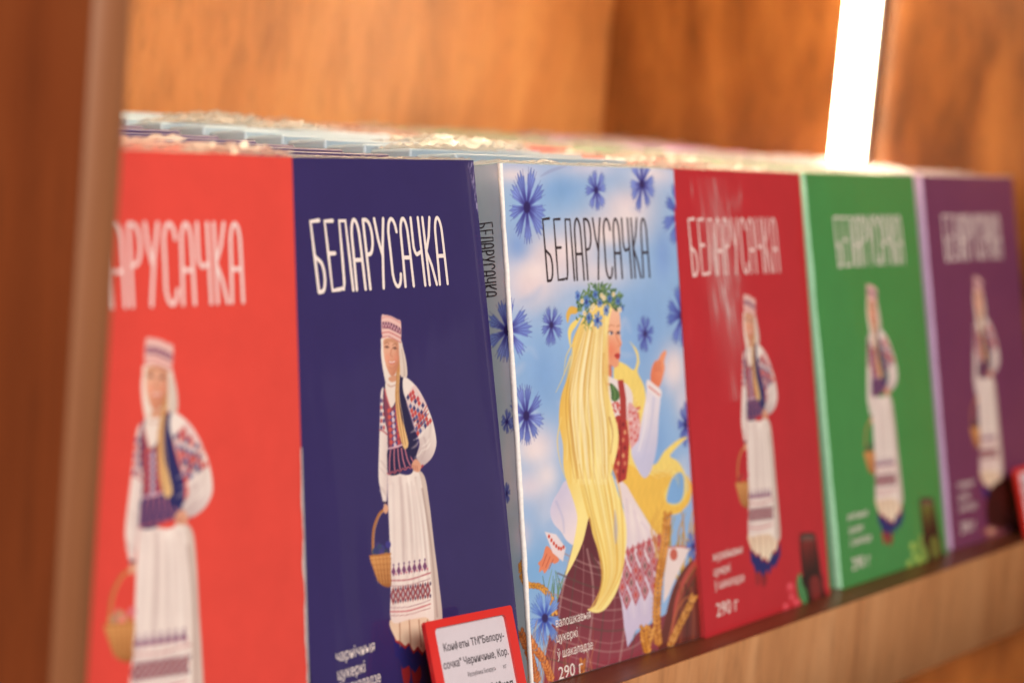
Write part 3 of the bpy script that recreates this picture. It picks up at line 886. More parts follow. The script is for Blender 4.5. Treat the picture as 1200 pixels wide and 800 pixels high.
    # face
    cv.fill(H2([(150, 70), (176, 96), (194, 130), (203, 180), (206, 240), (203, 282), (209, 330), (215, 356), (206, 378), (203, 398), (205, 418), (198, 436), (201, 452), (196, 476), (190, 504),
                (168, 518), (144, 504), (112, 500), (88, 460), (100, 360), (112, 240), (130, 120)]), skin, .5, col2=skl, g=(H2([(140, 400)])[0], H2([(170, 120)])[0]))
    cv.dot(*H2([(140, 400)])[0], 6, 9, (232, 122, 92), 5, .6)
    cv.stroke(H2([(96, 420), (112, 490), (146, 506)]), 2.2, (196, 98, 72), 1.2, 1.2, alpha=.7)
    cv.stroke(H2([(122, 246), (142, 233), (166, 240)]), 1.1, (166, 98, 68), .6, .6, alpha=.8)
    cv.stroke(H2([(184, 242), (198, 236)]), 1.1, (150, 86, 60), .7)
    cv.fill(H2([(124, 282), (142, 276), (158, 290), (142, 300), (128, 296)]), (240, 226, 218))
    cv.dot(*H2([(146, 288)])[0], 1.2, 1.9, (50, 50, 84))
    cv.stroke(H2([(122, 286), (140, 274), (160, 286)]), 1.1, (84, 52, 52), .7, .6, alpha=.9)
    cv.stroke(H2([(180, 288), (190, 278), (202, 284)]), 1.4, (60, 38, 42), 1.0)
    cv.dot(*H2([(193, 289)])[0], .9, 1.5, (50, 50, 84))
    cv.stroke(H2([(176, 296), (190, 340), (208, 366), (190, 374)]), 1.0, (198, 100, 74), .8, alpha=.8)
    cv.fill(H2([(166, 436), (184, 420), (200, 426), (202, 440), (196, 458), (182, 460)]), (196, 66, 60))
    cv.stroke(H2([(168, 438), (186, 438), (202, 438)]), .8, (140, 36, 40))
    # long hair in front
    main = F1([(352, 150), (330, 190), (306, 250), (308, 310), (288, 376), (264, 450), (258, 540), (272, 620), (274, 700), (290, 765)]) + \
        F2([(278, 80), (300, 150), (304, 200), (286, 300), (262, 394), (290, 352), (326, 270), (350, 178), (362, 240), (386, 310), (402, 370), (396, 440),
            (372, 508), (344, 524), (382, 536), (420, 512), (460, 440), (482, 340), (490, 240), (480, 160), (456, 84), (436, 20)]) + \
        F1([(446, 726), (468, 640), (472, 570), (452, 490), (432, 420), (416, 350), (420, 290), (434, 210), (444, 150), (456, 110), (440, 90), (390, 100)])
    cv.fill(main, (228, 182, 86), .6, col2=(248, 228, 148), g=((654, 470), (700, 478)))
    cv.fill(F1([(330, 130), (300, 120), (284, 150), (290, 180), (300, 150), (320, 146)]), yd)
    cv.fill(F1([(336, 160), (304, 180), (290, 214), (300, 270), (302, 220), (320, 190)]), yl)
    # strands
    for k in range(46):
        t = R.random()
        top = (346 + 88 * t + R.uniform(-5, 5), 170 + R.uniform(-30, 60))
        ymid = (285 + 150 * t + R.uniform(-10, 10), 450 + R.uniform(-60, 60))
        low = (290 + 160 * t + R.uniform(-10, 10), 690 + R.uniform(-80, 70))
        c = R.choice([yd, yp, (228, 184, 84), (250, 236, 176), (206, 146, 58)])
        cv.stroke(F1([top, ((top[0] + ymid[0]) / 2 - 14 * (1 - t), (top[1] + ymid[1]) / 2), ymid, low]), .8, c, .3, 1.5, mid=R.uniform(1.6, 5.0), alpha=R.uniform(.3, .6))
    for k in range(24):
        t = R.random()
        c = R.choice([yd, yp, (226, 182, 84), (250, 236, 176), (206, 160, 78)])
        cv.stroke(F2([(300 + 140 * t, -20), (330 + 140 * t, 130 + R.uniform(-40, 40)), (388 + 90 * t, 330), (392 + 64 * t, 440 - 20 * t), (352 + 40 * t, 524)]), .6, c, .3, .7,
                  mid=R.uniform(1.0, 2.8), alpha=R.uniform(.35, .7))
    cv.fill(F2([(446, 150), (456, 220), (450, 280), (442, 230)]), (176, 170, 190), 1.0, alpha=.7)
    cv.stroke(F1([(440, 520), (452, 580), (444, 650)]), 1.6, (168, 110, 60), .5, .8, alpha=.8)
    cv.stroke(F1([(420, 290), (416, 350), (434, 424)]), 1.6, (214, 168, 84), .6, .8, alpha=.8)
    for k in range(16):
        t = R.random()
        x0 = 340 + 86 * t
        cv.stroke(F1([(x0, 190 + R.uniform(-20, 40)), (272 + 160 * t, 430 + R.uniform(-50, 50)), (276 + 180 * t, 600), (300 + 150 * t, 740)]), .5, (190, 132, 56), .3, .6, mid=R.uniform(.8, 1.5), alpha=.55)
    for k in range(14):
        t = R.random()
        cv.stroke(F1([(350 + 80 * t, 180), (300 + 130 * t, 400), (300 + 150 * t, 560), (330 + 120 * t, 760)]), .5, (252, 242, 200), .3, .8, mid=R.uniform(1.5, 3), alpha=.6)
    for p in ([(300, 300), (270, 380), (246, 430)], [(266, 520), (252, 600), (262, 680), (282, 740)], [(310, 250), (284, 300), (276, 360)]):
        cv.stroke(F1(p), 1.6, (236, 204, 120), .3, .6, alpha=.9)
    # the wreath
    for k in range(190):
        t = R.random()
        x = 170 + 500 * t + R.uniform(-30, 30)
        y = 330 - 150 * math.sin(math.pi * min(1, t * 1.1)) + R.uniform(-60, 120) + (160 * (1 - t) * R.random())
        a = R.uniform(-2.6, -.5)
        l = R.uniform(30, 90)
        c = R.choice([(72, 104, 62), (96, 128, 74), (58, 88, 56), (120, 146, 92), (84, 116, 84)])
        cv.stroke(Hh([(x, y), (x + l * .5 * math.cos(a), y + l * .5 * math.sin(a)), (x + l * math.cos(a) + R.uniform(-10, 10), y + l * math.sin(a))]), .6, c, .3, .4, mid=R.uniform(1.4, 3.0), alpha=.95)
    for k in range(26):
        x, y = R.uniform(230, 330), R.uniform(480, 640)
        cv.stroke(Hh([(x, y), (x + R.uniform(-40, 30), y + R.uniform(20, 60))]), 1.6, R.choice([(84, 116, 62), (120, 146, 80)]), .4, alpha=.8)
    for i, (x, y, rx, ry) in enumerate(((160, 268, 34, 72), (262, 335, 46, 88), (365, 252, 34, 64), (418, 350, 34, 56), (535, 300, 32, 54), (632, 328, 34, 56), (495, 432, 40, 76),
                                        (392, 552, 60, 112), (290, 524, 38, 74), (680, 410, 22, 44))):
        cx, cy = Hh([(x, y)])[0]
        cornflower(cv, cx, cy, rx / 10, ry / 10, 60 + i, (98, 142, 222), (48, 74, 160), 7, False)
        cv.dot(cx, cy, rx / 34, ry / 34, (44, 62, 150), .7)
    for i, (x, y) in enumerate(((440, 262), (470, 290), (342, 392), (326, 420), (238, 470), (656, 430), (580, 250), (210, 330))):
        cx, cy = Hh([(x, y)])[0]
        for k in range(5):
            cv.dot(cx + 1.3 * math.cos(k * 1.257), cy + 1.9 * math.sin(k * 1.257), 1.0, 1.4, (236, 222, 196))
        cv.dot(cx, cy, .9, 1.2, (206, 170, 90))
    # lower left corner: wheat arch, cornflower, ears
    wheat_ear(cv, F2([(98, 340), (104, 400), (124, 430), (170, 440), (206, 480), (222, 540)]), 4.2, 11, (222, 160, 70), (176, 104, 38))
    cornflower(cv, *F2([(186, 556)])[0], 21, 37, 77, (126, 164, 232), (62, 84, 180), 9)
    wheat_ear(cv, L([(190, 800), (150, 700), (110, 640), (76, 590)]), 5.5, 12, (220, 134, 70), (160, 80, 40))
    wheat_ear(cv, L([(120, 800), (100, 730), (80, 660), (40, 560)]), 5.5, 13, (212, 122, 64), (150, 72, 38))
    wheat_ear(cv, L([(330, 830), (326, 760), (330, 690)]), 4.5, 14, (204, 124, 64), (146, 76, 40))
    for k in range(26):
        x = R.uniform(612, 700)
        cv.stroke([(x, 812), (x + R.uniform(-10, 10), 775), (x + R.uniform(-22, 14), R.uniform(725, 760))], 1.0, R.choice([(206, 140, 90), (176, 96, 62), (222, 170, 110)]), .3, alpha=.6)


# ------------------------------------------------------------------ lettering
def ribbon(paths, width, ox, oz, name):
    """Round-ended flat strokes in the box face plane (x, z), as one mesh facing -y."""
    bm = bmesh.new()
    for li, P in enumerate(paths):
        P = np.asarray(P, float)
        d = np.diff(P, axis=0)
        d = d / (np.hypot(d[:, 0], d[:, 1])[:, None] + 1e-12)
        t = np.vstack([d[:1], d[:-1] + d[1:], d[-1:]])
        t = t / (np.hypot(t[:, 0], t[:, 1])[:, None] + 1e-12)
        n = np.c_[-t[:, 1], t[:, 0]]
        y = -li * 2e-6
        pr = []
        for p, q in zip(P, n):
            a = p + q * width / 2
            b = p - q * width / 2
            pr.append((bm.verts.new((a[0] + ox, y, a[1] + oz)), bm.verts.new((b[0] + ox, y, b[1] + oz))))
        for (a, b), (c, e) in zip(pr[:-1], pr[1:]):
            bm.faces.new((a, c, e, b))
        for end, tt in ((0, -1), (-1, 1)):
            ang0 = math.atan2(n[end][1], n[end][0])
            arc = [bm.verts.new((P[end][0] + width / 2 * math.cos(ang0 - tt * math.pi * k / 6) + ox, y, P[end][1] + width / 2 * math.sin(ang0 - tt * math.pi * k / 6) + oz)) for k in range(7)]
            bm.faces.new(arc)
    bmesh.ops.recalc_face_normals(bm, faces=bm.faces[:])
    me = bpy.data.meshes.new(name)
    bm.to_mesh(me)
    bm.free()
    return me


def arc(cx, cy, rx, ry, a0, a1, n=10):
    return [(cx + rx * math.cos(math.radians(a0 + (a1 - a0) * i / n)), cy + ry * math.sin(math.radians(a0 + (a1 - a0) * i / n))) for i in range(n + 1)]


GL = {  # tall narrow hand-drawn capitals, cell width 1, height 1 (y up)
    'Б': [[(.82, 1), (.08, .985), (.14, .5), (.2, 0)], [(.2, 0)] + [(.48, .005)] + arc(.48, .22, .36, .215, -80, 80) + [(.14, .5)]],
    'Е': [[(.86, .99), (.16, .985), (.2, .5), (.24, .01), (.92, .02)], [(.2, .53), (.78, .53)]],
    'Л': [[(-.06, .03), (.1, .02), (.2, .12), (.26, .5), (.3, .985), (.86, .985), (.9, .5), (.94, 0)]],
    'А': [[(.1, 0), (.14, .5)] + arc(.5, .74, .35, .255, 178, 2) + [(.88, .5), (.92, 0)], [(.14, .42), (.88, .42)]],
    'Р': [[(.2, 0), (.16, .99)], [(.16, .99), (.45, .99)] + arc(.45, .74, .42, .245, 85, -85) + [(.18, .49)]],
    'У': [[(.06, 1), (.24, .7), (.5, .48)], [(.92, 1), (.6, .6), (.4, .22), (.3, 0)]],
    'С': [arc(.52, .76, .4, .235, 12, 178) + [(.14, .5)] + arc(.54, .24, .4, .235, 182, 345)],
    'Ч': [[(.12, 1), (.12, .66)] + arc(.42, .62, .3, .16, 180, 270, 6) + [(.84, .5)], [(.84, 1), (.88, .5), (.92, 0)]],
    'К': [[(.14, 1), (.18, .5), (.22, 0)], [(.86, 1), (.6, .72), (.2, .5)], [(.2, .5), (.62, .28), (.94, 0)]],
}


def word_paths(word, width, height):
    cw = width / len(word)
    out = []
    for i, ch in enumerate(word):
        for p in GL[ch]:
            q = np.array(p, float)
            if len(q) > 2:
                q = crom(q, False, 3) if ch in 'УЧСАРБ' and len(q) > 4 else q
            q = np.c_[(q[:, 0] * 0.86 + 0.06) * cw + i * cw, q[:, 1] * height]
            out.append(q)
    return out


def text_mesh(name, body, height, xscale=1.0, bold=0.0, align='LEFT', width=None, yf=None):
    """Flat lettering as a mesh in the (x, z) plane, baseline at z = 0; width squeezes it to that many metres."""
    cu = bpy.data.curves.new(name, 'FONT')
    cu.body = body
    cu.size = 1.0
    cu.offset = bold
    cu.resolution_u = 4
    o = bpy.data.objects.new(name, cu)
    COL.objects.link(o)
    dg = bpy.context.evaluated_depsgraph_get()
    me = bpy.data.meshes.new_from_object(o.evaluated_get(dg))
    bpy.data.objects.remove(o)
    bpy.data.curves.remove(cu)
    me.name = name
    n = len(me.vertices)
    co = np.empty(n * 3, np.float32)
    me.vertices.foreach_get('co', co)
    co = co.reshape(-1, 3)
    x0, x1 = co[:, 0].min(), co[:, 0].max()
    s = height / 0.73                                         # cap height of the built-in face
    sx = s * xscale if width is None else width / (x1 - x0)
    out = np.zeros_like(co)
    out[:, 0] = (co[:, 0] - x0) * sx
    out[:, 2] = co[:, 1] * s
    me.vertices.foreach_set('co', out.reshape(-1))
    me.materials.clear()
    me.update()
    return me


# ------------------------------------------------------------------ printed fronts
def front_sheet(name, pose, us, vs, paint, bulge=0.0009, seed=0):
    U, V = np.meshgrid(us, vs)
    P = np.stack([U, np.zeros_like(U), V], -1)
    cv = paint(P)
    a, b = U / BW, V / BH
    y = -0.0001 - bulge * (np.sin(np.pi * a) ** 0.7) * (np.sin(np.pi * b) ** 0.7) * (1 + 0.35 * np.sin(5 * a + seed) * np.cos(4 * b + seed * 2))
    P[..., 1] = y
    return grid_mesh(name, P, cv.C), (lambda u, v: float(-0.0001 - bulge * (math.sin(math.pi * u / BW) ** 0.7) * (math.sin(math.pi * v / BH) ** 0.7) *
                                                         (1 + 0.35 * math.sin(5 * u / BW + seed) * math.cos(4 * v / BH + seed * 2))))


def drape(me, ox, oz, surf, lift=0.0002):
    """Move flat lettering to (ox, oz) on the box front and lay it on the slightly bulging card."""
    n = len(me.vertices)
    co = np.empty(n * 3, np.float32)
    me.vertices.foreach_get('co', co)
    co = co.reshape(-1, 3).astype(float)
    co[:, 0] += ox
    co[:, 2] += oz
    for c in co:
        u, v = min(max(c[0], 0.0005), BW - 0.0005), min(max(c[2], 0.0005), BH - 0.0005)
        c[1] += surf(u, v) - lift
    me.vertices.foreach_set('co', co.astype(np.float32).reshape(-1))
    me.update()
    return me


M_PRINT = carton('printed_card', None, attr=True)
M_WHITE_INK = plain('white_ink', rgb(240, 226, 222), 0.4, 0.3, 0.02)
M_PALE_INK = plain('pale_ink', rgb(236, 206, 204), 0.4, 0.3, 0.02)
M_BARE = plain('bare_card', rgb(216, 206, 204), 0.8, 0.0, 0.1)
M_BLACK_INK = plain('black_ink', rgb(52, 38, 44), 0.4, 0.3, 0.02)
M_FILM_TOP = film_material('crumpled_film', 0.5, 0.36, 0.14)


def crease_glint_material():
    """Clear film with white glints painted along its creases (the mesh carries how far)."""
    T = NT('creased_film_glints')
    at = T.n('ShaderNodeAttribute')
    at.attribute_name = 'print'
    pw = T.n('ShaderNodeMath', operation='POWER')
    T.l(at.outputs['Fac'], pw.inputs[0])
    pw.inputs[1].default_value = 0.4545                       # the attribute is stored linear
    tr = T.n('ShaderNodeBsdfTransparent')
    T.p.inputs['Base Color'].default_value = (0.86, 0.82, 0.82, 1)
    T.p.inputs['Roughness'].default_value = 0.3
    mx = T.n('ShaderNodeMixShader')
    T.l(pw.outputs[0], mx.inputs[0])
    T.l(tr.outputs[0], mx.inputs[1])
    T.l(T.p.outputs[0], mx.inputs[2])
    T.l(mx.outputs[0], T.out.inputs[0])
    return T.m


M_CREASE_GLINT = crease_glint_material()

BG = {'scarlet': (218, 71, 61), 'navy': (50, 40, 96), 'crimson': (186, 38, 48), 'green': (66, 138, 72), 'purple': (108, 52, 90)}
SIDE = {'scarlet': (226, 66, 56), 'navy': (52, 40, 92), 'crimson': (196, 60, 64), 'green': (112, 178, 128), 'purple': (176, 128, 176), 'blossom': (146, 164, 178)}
FRUIT = {'scarlet': (196, 150, 110), 'navy': (58, 68, 112), 'crimson': (176, 60, 54), 'green': (78, 112, 66), 'purple': (74, 62, 66)}
FLAV = {'scarlet': 'клубнічныя', 'navy': 'чарнічныя', 'crimson': 'журавінавыя', 'green': 'мятныя', 'purple': 'слівавыя'}
CHOC = {'scarlet': ((170, 60, 50), (90, 140, 70), (226, 70, 70)), 'navy': ((90, 60, 110), (70, 110, 70), (60, 60, 120)), 'crimson': ((150, 46, 44), (60, 120, 66), (214, 62, 76)),
        'green': ((126, 142, 60), (110, 140, 60), (140, 170, 74)), 'purple': ((110, 44, 40), (120, 70, 66), (96, 44, 66))}


def dense_axis(spans, total):
    """sorted coordinates over [0, total] with the given (lo, hi, count) spans dense and coarse elsewhere"""
    v = [np.linspace(0, total, 24)]
    for lo, hi, n in spans:
        v = [a[(a < lo - 1e-6) | (a > hi + 1e-6)] for a in v]
        v.append(np.linspace(lo, hi, n))
    return np.unique(np.concatenate(v))


US = dense_axis([(0.044, 0.109, 150), (0.1095, 0.1490, 46), (0.1495, 0.1535, 14)], BW)
VS = dense_axis([(0.001, 0.176, 400), (0.2, 0.24, 60)], BH)


def woman_front(kind, seed):
    def paint(P):
        X, Y = to_photo(POSE['navy'], P)
        cv = Canvas(X, Y, BG[kind])
        if kind == 'navy':                                    # scuffed upper right corner
            R = random.Random(2)
            for k in range(34):
                yy = 190 + 56 * R.random() ** 1.4
                xx = 554.5 + (yy - 189) * 0.0967 - R.random() * 6 * (1 - (yy - 190) / 70)
                cv.stroke([(xx, yy), (xx + R.uniform(-.6, 1.2), yy + R.uniform(2, 7))], .7, (176, 170, 196), .3, .4, alpha=.75)
        paint_woman(cv, FRUIT[kind], (34, 28, 70) if kind in ('navy', 'purple') else (44, 42, 96))
        if kind == 'purple':
            cv.X, cv.Y = to_photo(POSE['purple'], P)
            cv.fill([(1155, 590), (1160, 572), (1172, 562), (1192, 556), (1214, 556), (1222, 620), (1190, 632), (1164, 626), (1156, 610)], (62, 26, 24), 1.2)
            cv.fill([(1172, 575), (1190, 566), (1206, 575), (1200, 602), (1180, 606)], (104, 36, 34), 3, alpha=.7)
            cv.fill([(1150, 622), (1160, 616), (1178, 622), (1196, 634), (1180, 640), (1160, 634)], (128, 66, 78), 1.5)
            cv.dot(1161, 622, 5, 4, (206, 150, 128), 1.5)
        X2, Y2 = to_photo(POSE['crimson'], P)
        cv.X, cv.Y = X2, Y2
        paint_chocolates(cv, *CHOC[kind])
        return cv
    return front_sheet('front_print', POSE[kind], US, VS, paint, seed=seed)


def carton_mesh(name, h=BH, d=BD, bev=0.0011):
    return box_mesh(name, (0, 0, 0), (BW, d, h), bev, 3)


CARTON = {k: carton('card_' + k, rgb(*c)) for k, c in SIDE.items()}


def film_top(name, seed, amp, front=0.0, dens=1.0, patchy=False):
    """Crumpled surplus of the clear shrink film gathered along the top of a box."""
    R = np.random.RandomState(seed)
    nu, nv = int(74 * dens), 11
    u = np.linspace(-0.001, BW + 0.001, nu)
    v = np.linspace(-0.0015, BD + 0.002, nv)
    U, V = np.meshgrid(u, v)
    env = np.interp(u, np.linspace(0, BW, 12), R.uniform(0.15, 1.0, 12) ** 1.5)[None, :]
    if patchy:
        env = np.exp(-((u - R.uniform(0.01, BW - 0.02)) / R.uniform(0.02, 0.05)) ** 2)[None, :]
    across = np.sin(np.pi * np.clip((V + 0.0015) / (BD + 0.0035), 0, 1)) ** 0.6 + front * np.exp(-((V + 0.0005) / 0.003) ** 2)
    Z = BH + 0.0006 + amp * env * across * R.uniform(0.1, 1.0, U.shape)
    Z += 0.0005 * R.uniform(-1, 1, U.shape)
    Z = np.maximum(Z, BH + 0.0004)
    P = np.stack([U + R.uniform(-.0008, .0008, U.shape), V + R.uniform(-.0008, .0008, U.shape), Z], -1)
    me = grid_mesh(name, P, smooth=False)
    if patchy:                                                # the film lies tight and unseen except for a few gathers
        bm = bmesh.new()
        bm.from_mesh(me)
        bmesh.ops.delete(bm, geom=[f for f in bm.faces if np.interp(f.calc_center_median().x, u, env[0]) < 0.42], context='FACES')
        bm.to_mesh(me)
        bm.free()
    return me


FRONT_LABEL = {
    'scarlet': 'bright scarlet chocolate box with woman in folk dress, partly behind the divider panel',
    'navy': 'navy blue chocolate box with woman in folk dress, between scarlet and cornflower boxes',
    'blossom': 'sky blue chocolate box illustrated with long-haired blonde girl and cornflowers',
    'crimson': 'dark red chocolate box with woman in folk dress, between cornflower and green boxes',
    'green': 'green chocolate box with woman in folk dress and basket',
    'purple': 'purple chocolate box with woman in folk dress, beside the right side panel'}
BACK_NAME = {'scarlet': ('scarlet', 'scarlet'), 'navy': ('navy', 'navy'), 'blossom': ('pale blue', 'cornflower'), 'crimson': ('dark red', 'dark red'), 'green': ('green', 'green'),
             'purple': ('purple', 'purple')}
ORD = ['first', 'second', 'third', 'fourth', 'fifth', 'sixth', 'seventh', 'eighth', 'ninth', 'tenth', 'eleventh', 'twelfth', 'thirteenth', 'fourteenth', 'fifteenth']
TITLE = 'БЕЛАРУСАЧКА'
FILM_AMP = {'scarlet': 0.0075, 'navy': 0.0008, 'blossom': 0.0028, 'crimson': 0.0050, 'green': 0.0045, 'purple': 0.0022}

for si, (kind, pose) in enumerate(POSE.items()):
    t = tag(empty('chocolate_box', pose_matrix(pose)), FRONT_LABEL[kind], 'chocolate box', 'front row of chocolate boxes')
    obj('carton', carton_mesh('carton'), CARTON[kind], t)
    if kind == 'blossom':
        def paint_b(P):
            X, Y = to_photo(pose, P)
            cv = Canvas(X, Y, (144, 180, 226))
            paint_blossom(cv)
            return cv
        me, surf = front_sheet('front_print', pose, np.linspace(0.0009, BW - 0.0006, 350), np.linspace(0.0006, BH - 0.0006, 620), paint_b, 0.0007, 2)
        obj('front_print', me, M_PRINT, t)
        # the spine carries the same sky and flowers round the corner
        Vy, Vz = np.meshgrid(np.linspace(BD - 0.0008, 0.0011, 60), np.linspace(0.0008, BH - 0.0008, 420))
        P = np.stack([np.full_like(Vy, -0.0001), Vy, Vz], -1)
        X, Y = to_photo(pose, P)
        cs = Canvas(X, Y, (176, 188, 200))
        paint_blossom(cs)
        obj('spine_print', grid_mesh('spine_print', P, cs.C), M_PRINT, t)
        sp = ribbon(word_paths(TITLE, 0.0345, 0.0085), 0.0006, 0, 0, 'spine_lettering')
        sp.transform(Matrix(((0, 1, 0, 0), (0, 0, -1, 0), (-1, 0, 0, 0), (0, 0, 0, 1))))
        so = obj('spine_lettering', sp, M_BLACK_INK, t, Matrix.Translation((-0.00025, 0.0150, 0.2135)))
        ink, stroke_w = M_BLACK_INK, 0.00125
    else:
        me, surf = woman_front(kind, si)
        obj('front_print', me, M_PRINT, t)
        ink, stroke_w = (M_WHITE_INK if kind in ('navy', 'green', 'purple') else M_PALE_INK), 0.0017
    u0, u1 = {'crimson': (0.0125, 0.118), 'blossom': (0.0295, 0.124), 'green': (0.033, 0.128)}.get(kind, (0.0265, 0.1235))
    obj('title_lettering', drape(ribbon(word_paths(TITLE, u1 - u0, 0.0292), stroke_w, 0, 0, 'title_lettering'), u0, 0.1852, surf), ink, t)
    if kind == 'blossom':
        lines = (('валошкавыя', 0.0212, 0.0250, 0.0295, 0.0044), ('цукеркі', 0.0212, 0.0181, 0.0176, 0.0044), ('ў шакаладзе', 0.0210, 0.0105, 0.0302, 0.0044))
        wt = ('290 г', 0.0212, 0.0008, 0.0205, 0.0060)
    else:
        k = 0.0140 if kind == 'crimson' else 0.0168
        lines = ((FLAV[kind], k, 0.0378 if kind != 'navy' else 0.0362, 0.0335 if kind == 'crimson' else 0.0262, 0.0046), ('цукеркі', k, 0.0302 if kind != 'navy' else 0.0290, 0.0185, 0.0046),
                 ('ў шакаладзе', k, 0.0230, 0.0335 if kind == 'crimson' else 0.0285, 0.0046))
        wt = ('290 г', k, 0.0090, 0.0245, 0.0072)
    for body, x, z, wd, hh in lines:
        obj('flavour_lettering', drape(text_mesh('flavour_lettering', body, hh, width=wd), x, z, surf), M_WHITE_INK, t)
    obj('weight_lettering', drape(text_mesh('weight_lettering', wt[0], wt[4], width=wt[3]), wt[1], wt[2], surf), M_WHITE_INK, t)
    if kind in ('blossom', 'green', 'purple'):                # film fold along the spine's front edge, coloured pale as a painted highlight
        fw = {'blossom': 0.0015, 'green': 0.0042, 'purple': 0.0046}[kind]
        nz = 60
        z = np.linspace(0.001, BH - 0.0005, nz)
        q = np.random.RandomState(si).uniform(-1, 1, (5, nz))
        prof = [(0.0008 if kind == 'blossom' else 0.0014, -0.0005), (0.0002, -0.0005), (-0.0004, 0.0002), (-0.0005, fw * 0.5), (-0.00025, fw)]
        rag = np.convolve(np.random.RandomState(si + 9).uniform(-1, 1, nz + 4), np.ones(5) / 5, 'valid')
        P = np.stack([np.stack([np.full(nz, px) - abs(q[i]) * 0.0001 + (rag * 0.0008 if i == 0 else 0), np.full(nz, py) + q[i] * 0.00012, z], -1) for i, (px, py) in enumerate(prof)])
        obj('film_fold_highlight', grid_mesh('film_fold_highlight', P), plain('film_fold_highlight_' + kind, rgb(*{'blossom': (246, 243, 242), 'green': (170, 226, 190), 'purple': (206, 172, 212)}[kind]), 0.25, 0.6, 0.08), t)
    if kind == 'scarlet':                                     # card laid bare along the right front edge
        nz = 90
        z = np.linspace(0.001, 0.128, nz)
        R = np.random.RandomState(5)
        wd = 0.0006 + 0.0016 * np.clip(np.convolve(R.uniform(-.4, 1, nz + 6), np.ones(7) / 7, 'valid'), 0.02, 1) * np.clip((0.132 - z) / 0.03, 0.1, 1)
        P = np.stack([np.stack([BW - wd, np.full(nz, -0.00055), z], -1), np.stack([np.full(nz, BW + 0.0003), np.full(nz, -0.0004), z], -1),
                      np.stack([np.full(nz, BW + 0.0003), np.full(nz, 0.0015), z], -1)])
        obj('worn_edge', grid_mesh('worn_edge', P), M_BARE, t)
    if kind == 'crimson':                                     # creased film over the front, its glints painted white
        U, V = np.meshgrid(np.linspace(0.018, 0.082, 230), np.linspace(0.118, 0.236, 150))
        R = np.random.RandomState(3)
        m = 0.10 * np.exp(-((U - 0.046 - (0.2 - V) * 0.10) / 0.010) ** 2 - ((V - 0.186) / 0.030) ** 2)  # soft painted glow around the glints
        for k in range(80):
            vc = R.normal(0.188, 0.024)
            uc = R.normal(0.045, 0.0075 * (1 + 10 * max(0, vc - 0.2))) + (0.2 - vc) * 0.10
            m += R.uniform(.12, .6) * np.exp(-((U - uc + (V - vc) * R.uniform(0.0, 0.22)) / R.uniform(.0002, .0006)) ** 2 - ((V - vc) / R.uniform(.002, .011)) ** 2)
        for k in range(18):                                   # painted glints of a loose slanting crease near the top edge
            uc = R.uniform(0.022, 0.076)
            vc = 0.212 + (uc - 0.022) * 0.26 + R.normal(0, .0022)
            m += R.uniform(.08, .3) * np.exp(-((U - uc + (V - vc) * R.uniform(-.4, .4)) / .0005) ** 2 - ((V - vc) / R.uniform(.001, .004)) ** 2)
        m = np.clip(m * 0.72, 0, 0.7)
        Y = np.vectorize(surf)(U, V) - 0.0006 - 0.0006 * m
        obj('film_crease_glints', grid_mesh('film_crease_glints', np.stack([U, Y, V], -1), np.repeat(m[..., None], 3, -1)), M_CREASE_GLINT, t)
    obj('shrink_film', film_top('shrink_film', 100 + si, FILM_AMP[kind], 0.9 if kind == 'scarlet' else 0.3), M_FILM_TOP, t)

# ------------------------------------------------------------------ the files of boxes behind
FILMS = [film_top('shrink_film', 20 + i, 0.0045 + 0.001 * (i % 3), 0.2, 0.7) for i in range(6)]
PATCHY = [film_top('shrink_film', 60 + i, 0.0055, 0.6, 0.9, True) for i in range(5)]
RB = random.Random(8)
for kind, pose in POSE.items():
    body = carton_mesh('carton', BH - 0.0002, BD, 0.0016)
    body.materials.append(CARTON[kind])
    lean = pose[2]
    y = pose[1]
    k = 0
    while True:
        k += 1
        lean2 = max(0.06, lean + (-0.045 if kind == 'blossom' and k == 1 else 0) + RB.uniform(-0.012, 0.012)) if kind != 'blossom' else max(0.09, lean - 0.05 + RB.uniform(-0.01, 0.01))
        y += (BD + 0.0011) / math.cos(lean2)
        if k == 1 and kind == 'blossom':
            y += 0.0125
        if y + BD + 0.0012 + (BH) * math.sin(lean2) > YB - 0.002:
            break
        p = (pose[0] + RB.uniform(-0.0012, 0.0012), y, lean2, pose[3] * 0.3 + RB.uniform(-0.004, 0.004), 0.0)
        t = tag(empty('chocolate_box', pose_matrix(p)), '%s %s chocolate box counted back from the front %s box' % (ORD[k - 1], *BACK_NAME[kind]), 'chocolate box', 'files of boxes behind the front row')
        obj('carton', body, None, t)
        if kind in ('navy', 'blossom'):
            if kind == 'blossom' and RB.random() < 0.5:
                obj('shrink_film', PATCHY[RB.randrange(5)], M_FILM_TOP, t)
        elif RB.random() < 0.9:
            obj('shrink_film', FILMS[RB.randrange(6)], M_FILM_TOP, t)


# ------------------------------------------------------------------ price tags
M_RED = plain('red_plastic', rgb(214, 40, 34), 0.3, 0.4, 0.02)
M_CARD = plain('white_card', rgb(230, 218, 230), 0.6, 0.0, 0.02)
M_GREY_INK = plain('grey_ink', rgb(92, 80, 92), 0.6, 0.0, 0.02)
M_CLEAR = film_material('clear_window', 0.02, 0.07, 0.05, 12)


def rounded(w, h, r, n=6):
    out = []
    for cx, cy, a in ((w - r, h - r, 0), (r, h - r, 90), (r, r, 180), (w - r, r, 270)):
        out += arc(cx, cy, r, r, a, a + 90, n)
    return out


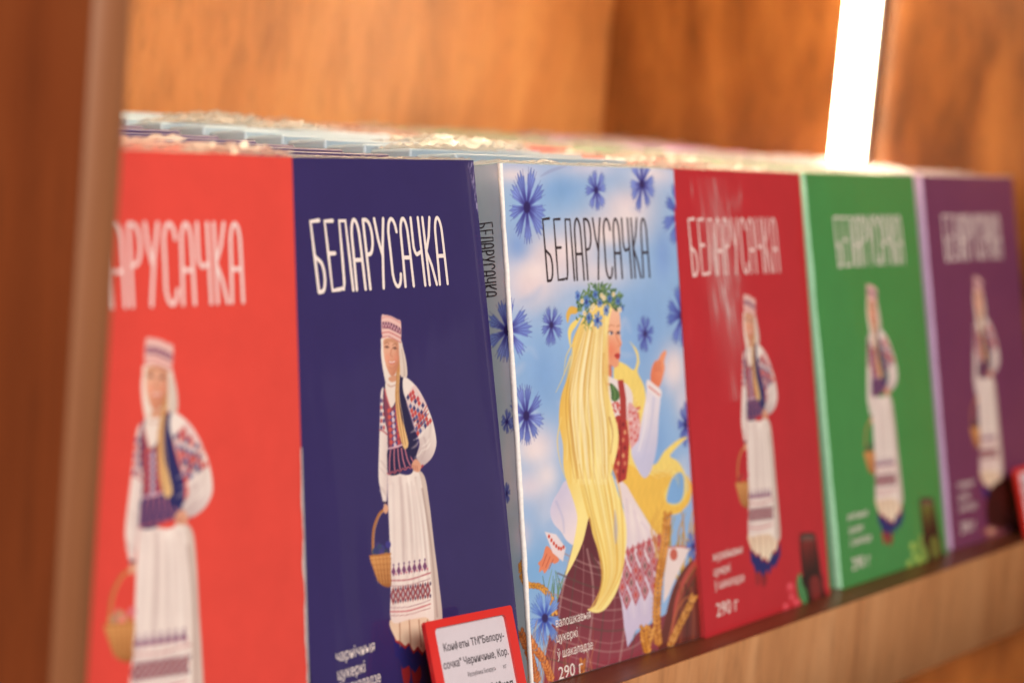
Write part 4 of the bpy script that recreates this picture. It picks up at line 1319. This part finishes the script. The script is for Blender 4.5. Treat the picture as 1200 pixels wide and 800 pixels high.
def frame_mesh(w, h, t, inset, inz, r_in):
    n = 7 * 4
    o = rounded(w, h, 0.0015)
    i = [(x + inset, z + inz) for x, z in rounded(w - 2 * inset, h - 2 * inz, r_in)]
    bm = bmesh.new()
    A = [[bm.verts.new((x, y, z)) for x, z in L] for L in (o, i) for y in (0, t)]
    m = len(o)
    for k in range(m):
        j = (k + 1) % m
        bm.faces.new((A[0][k], A[0][j], A[2][j], A[2][k]))
        bm.faces.new((A[1][j], A[1][k], A[3][k], A[3][j]))
        bm.faces.new((A[0][j], A[0][k], A[1][k], A[1][j]))
        bm.faces.new((A[2][k], A[2][j], A[3][j], A[3][k]))
    bmesh.ops.recalc_face_normals(bm, faces=bm.faces[:])
    me = bpy.data.meshes.new('frame')
    bm.to_mesh(me)
    bm.free()
    return me


def price_tag(x, y, lean, yaw, tilt, label, flavour):
    w, h = 0.0668, 0.0474
    t = tag(empty('price_tag', pose_matrix((x, y, lean, yaw, tilt), 0.0003 + max(0, -tilt) * 0.0668)), label, 'price tag', 'price tags on the shelf edge')
    obj('frame', frame_mesh(w, h, 0.0018, 0.0062, 0.0034, 0.0022), M_RED, t)
    obj('back_plate', box_mesh('back_plate', (0.0008, 0.0020, 0.0008), (w - 0.0008, 0.0029, h - 0.0008), 0.0003, 1), M_RED, t)
    c = obj('card', box_mesh('card', (0.0042, 0.0012, 0.0025), (w - 0.0042, 0.0019, h - 0.0025)), M_CARD, t)
    yy = 0.00108
    rows = [('ООО «Беларусь» Цена с НДС', 0.0118, 0.0400, 0.040, 0.0017, .01), ('Конфеты ТМ"Белору-', 0.0115, 0.0338, 0.0465, 0.0033, .02), ('сочка" %s, Кор.' % flavour, 0.0090, 0.0266, 0.0500, 0.0033, .02),
            ('Республика Беларусь', 0.0255, 0.0212, 0.0215, 0.0020, 0), ('кг', 0.0530, 0.0212, 0.0026, 0.0020, 0), ('3руб.60коп', 0.0310, 0.0116, 0.0270, 0.0050, .02)]
    for body, px, pz, wd, hh, bold in rows[1:]:
        obj('tag_lettering', text_mesh('tag_lettering', body, hh, width=wd, bold=bold), M_GREY_INK if hh < .005 else M_BLACK_INK, c, Matrix.Translation((px, yy, pz)))
    obj('window_film', box_mesh('window_film', (0.0046, 0.0004, 0.0026), (w - 0.0046, 0.0006, h - 0.0026)), M_CLEAR, t)
    return t


price_tag(-0.0995, -0.0183, 0.36, 0.02, -0.045, 'red framed price tag leaning against the navy box', 'Черничные')
price_tag(0.5790, -0.0170, 0.30, 0.0, 0.0, 'red framed price tag leaning against the purple box', 'Сливовые')
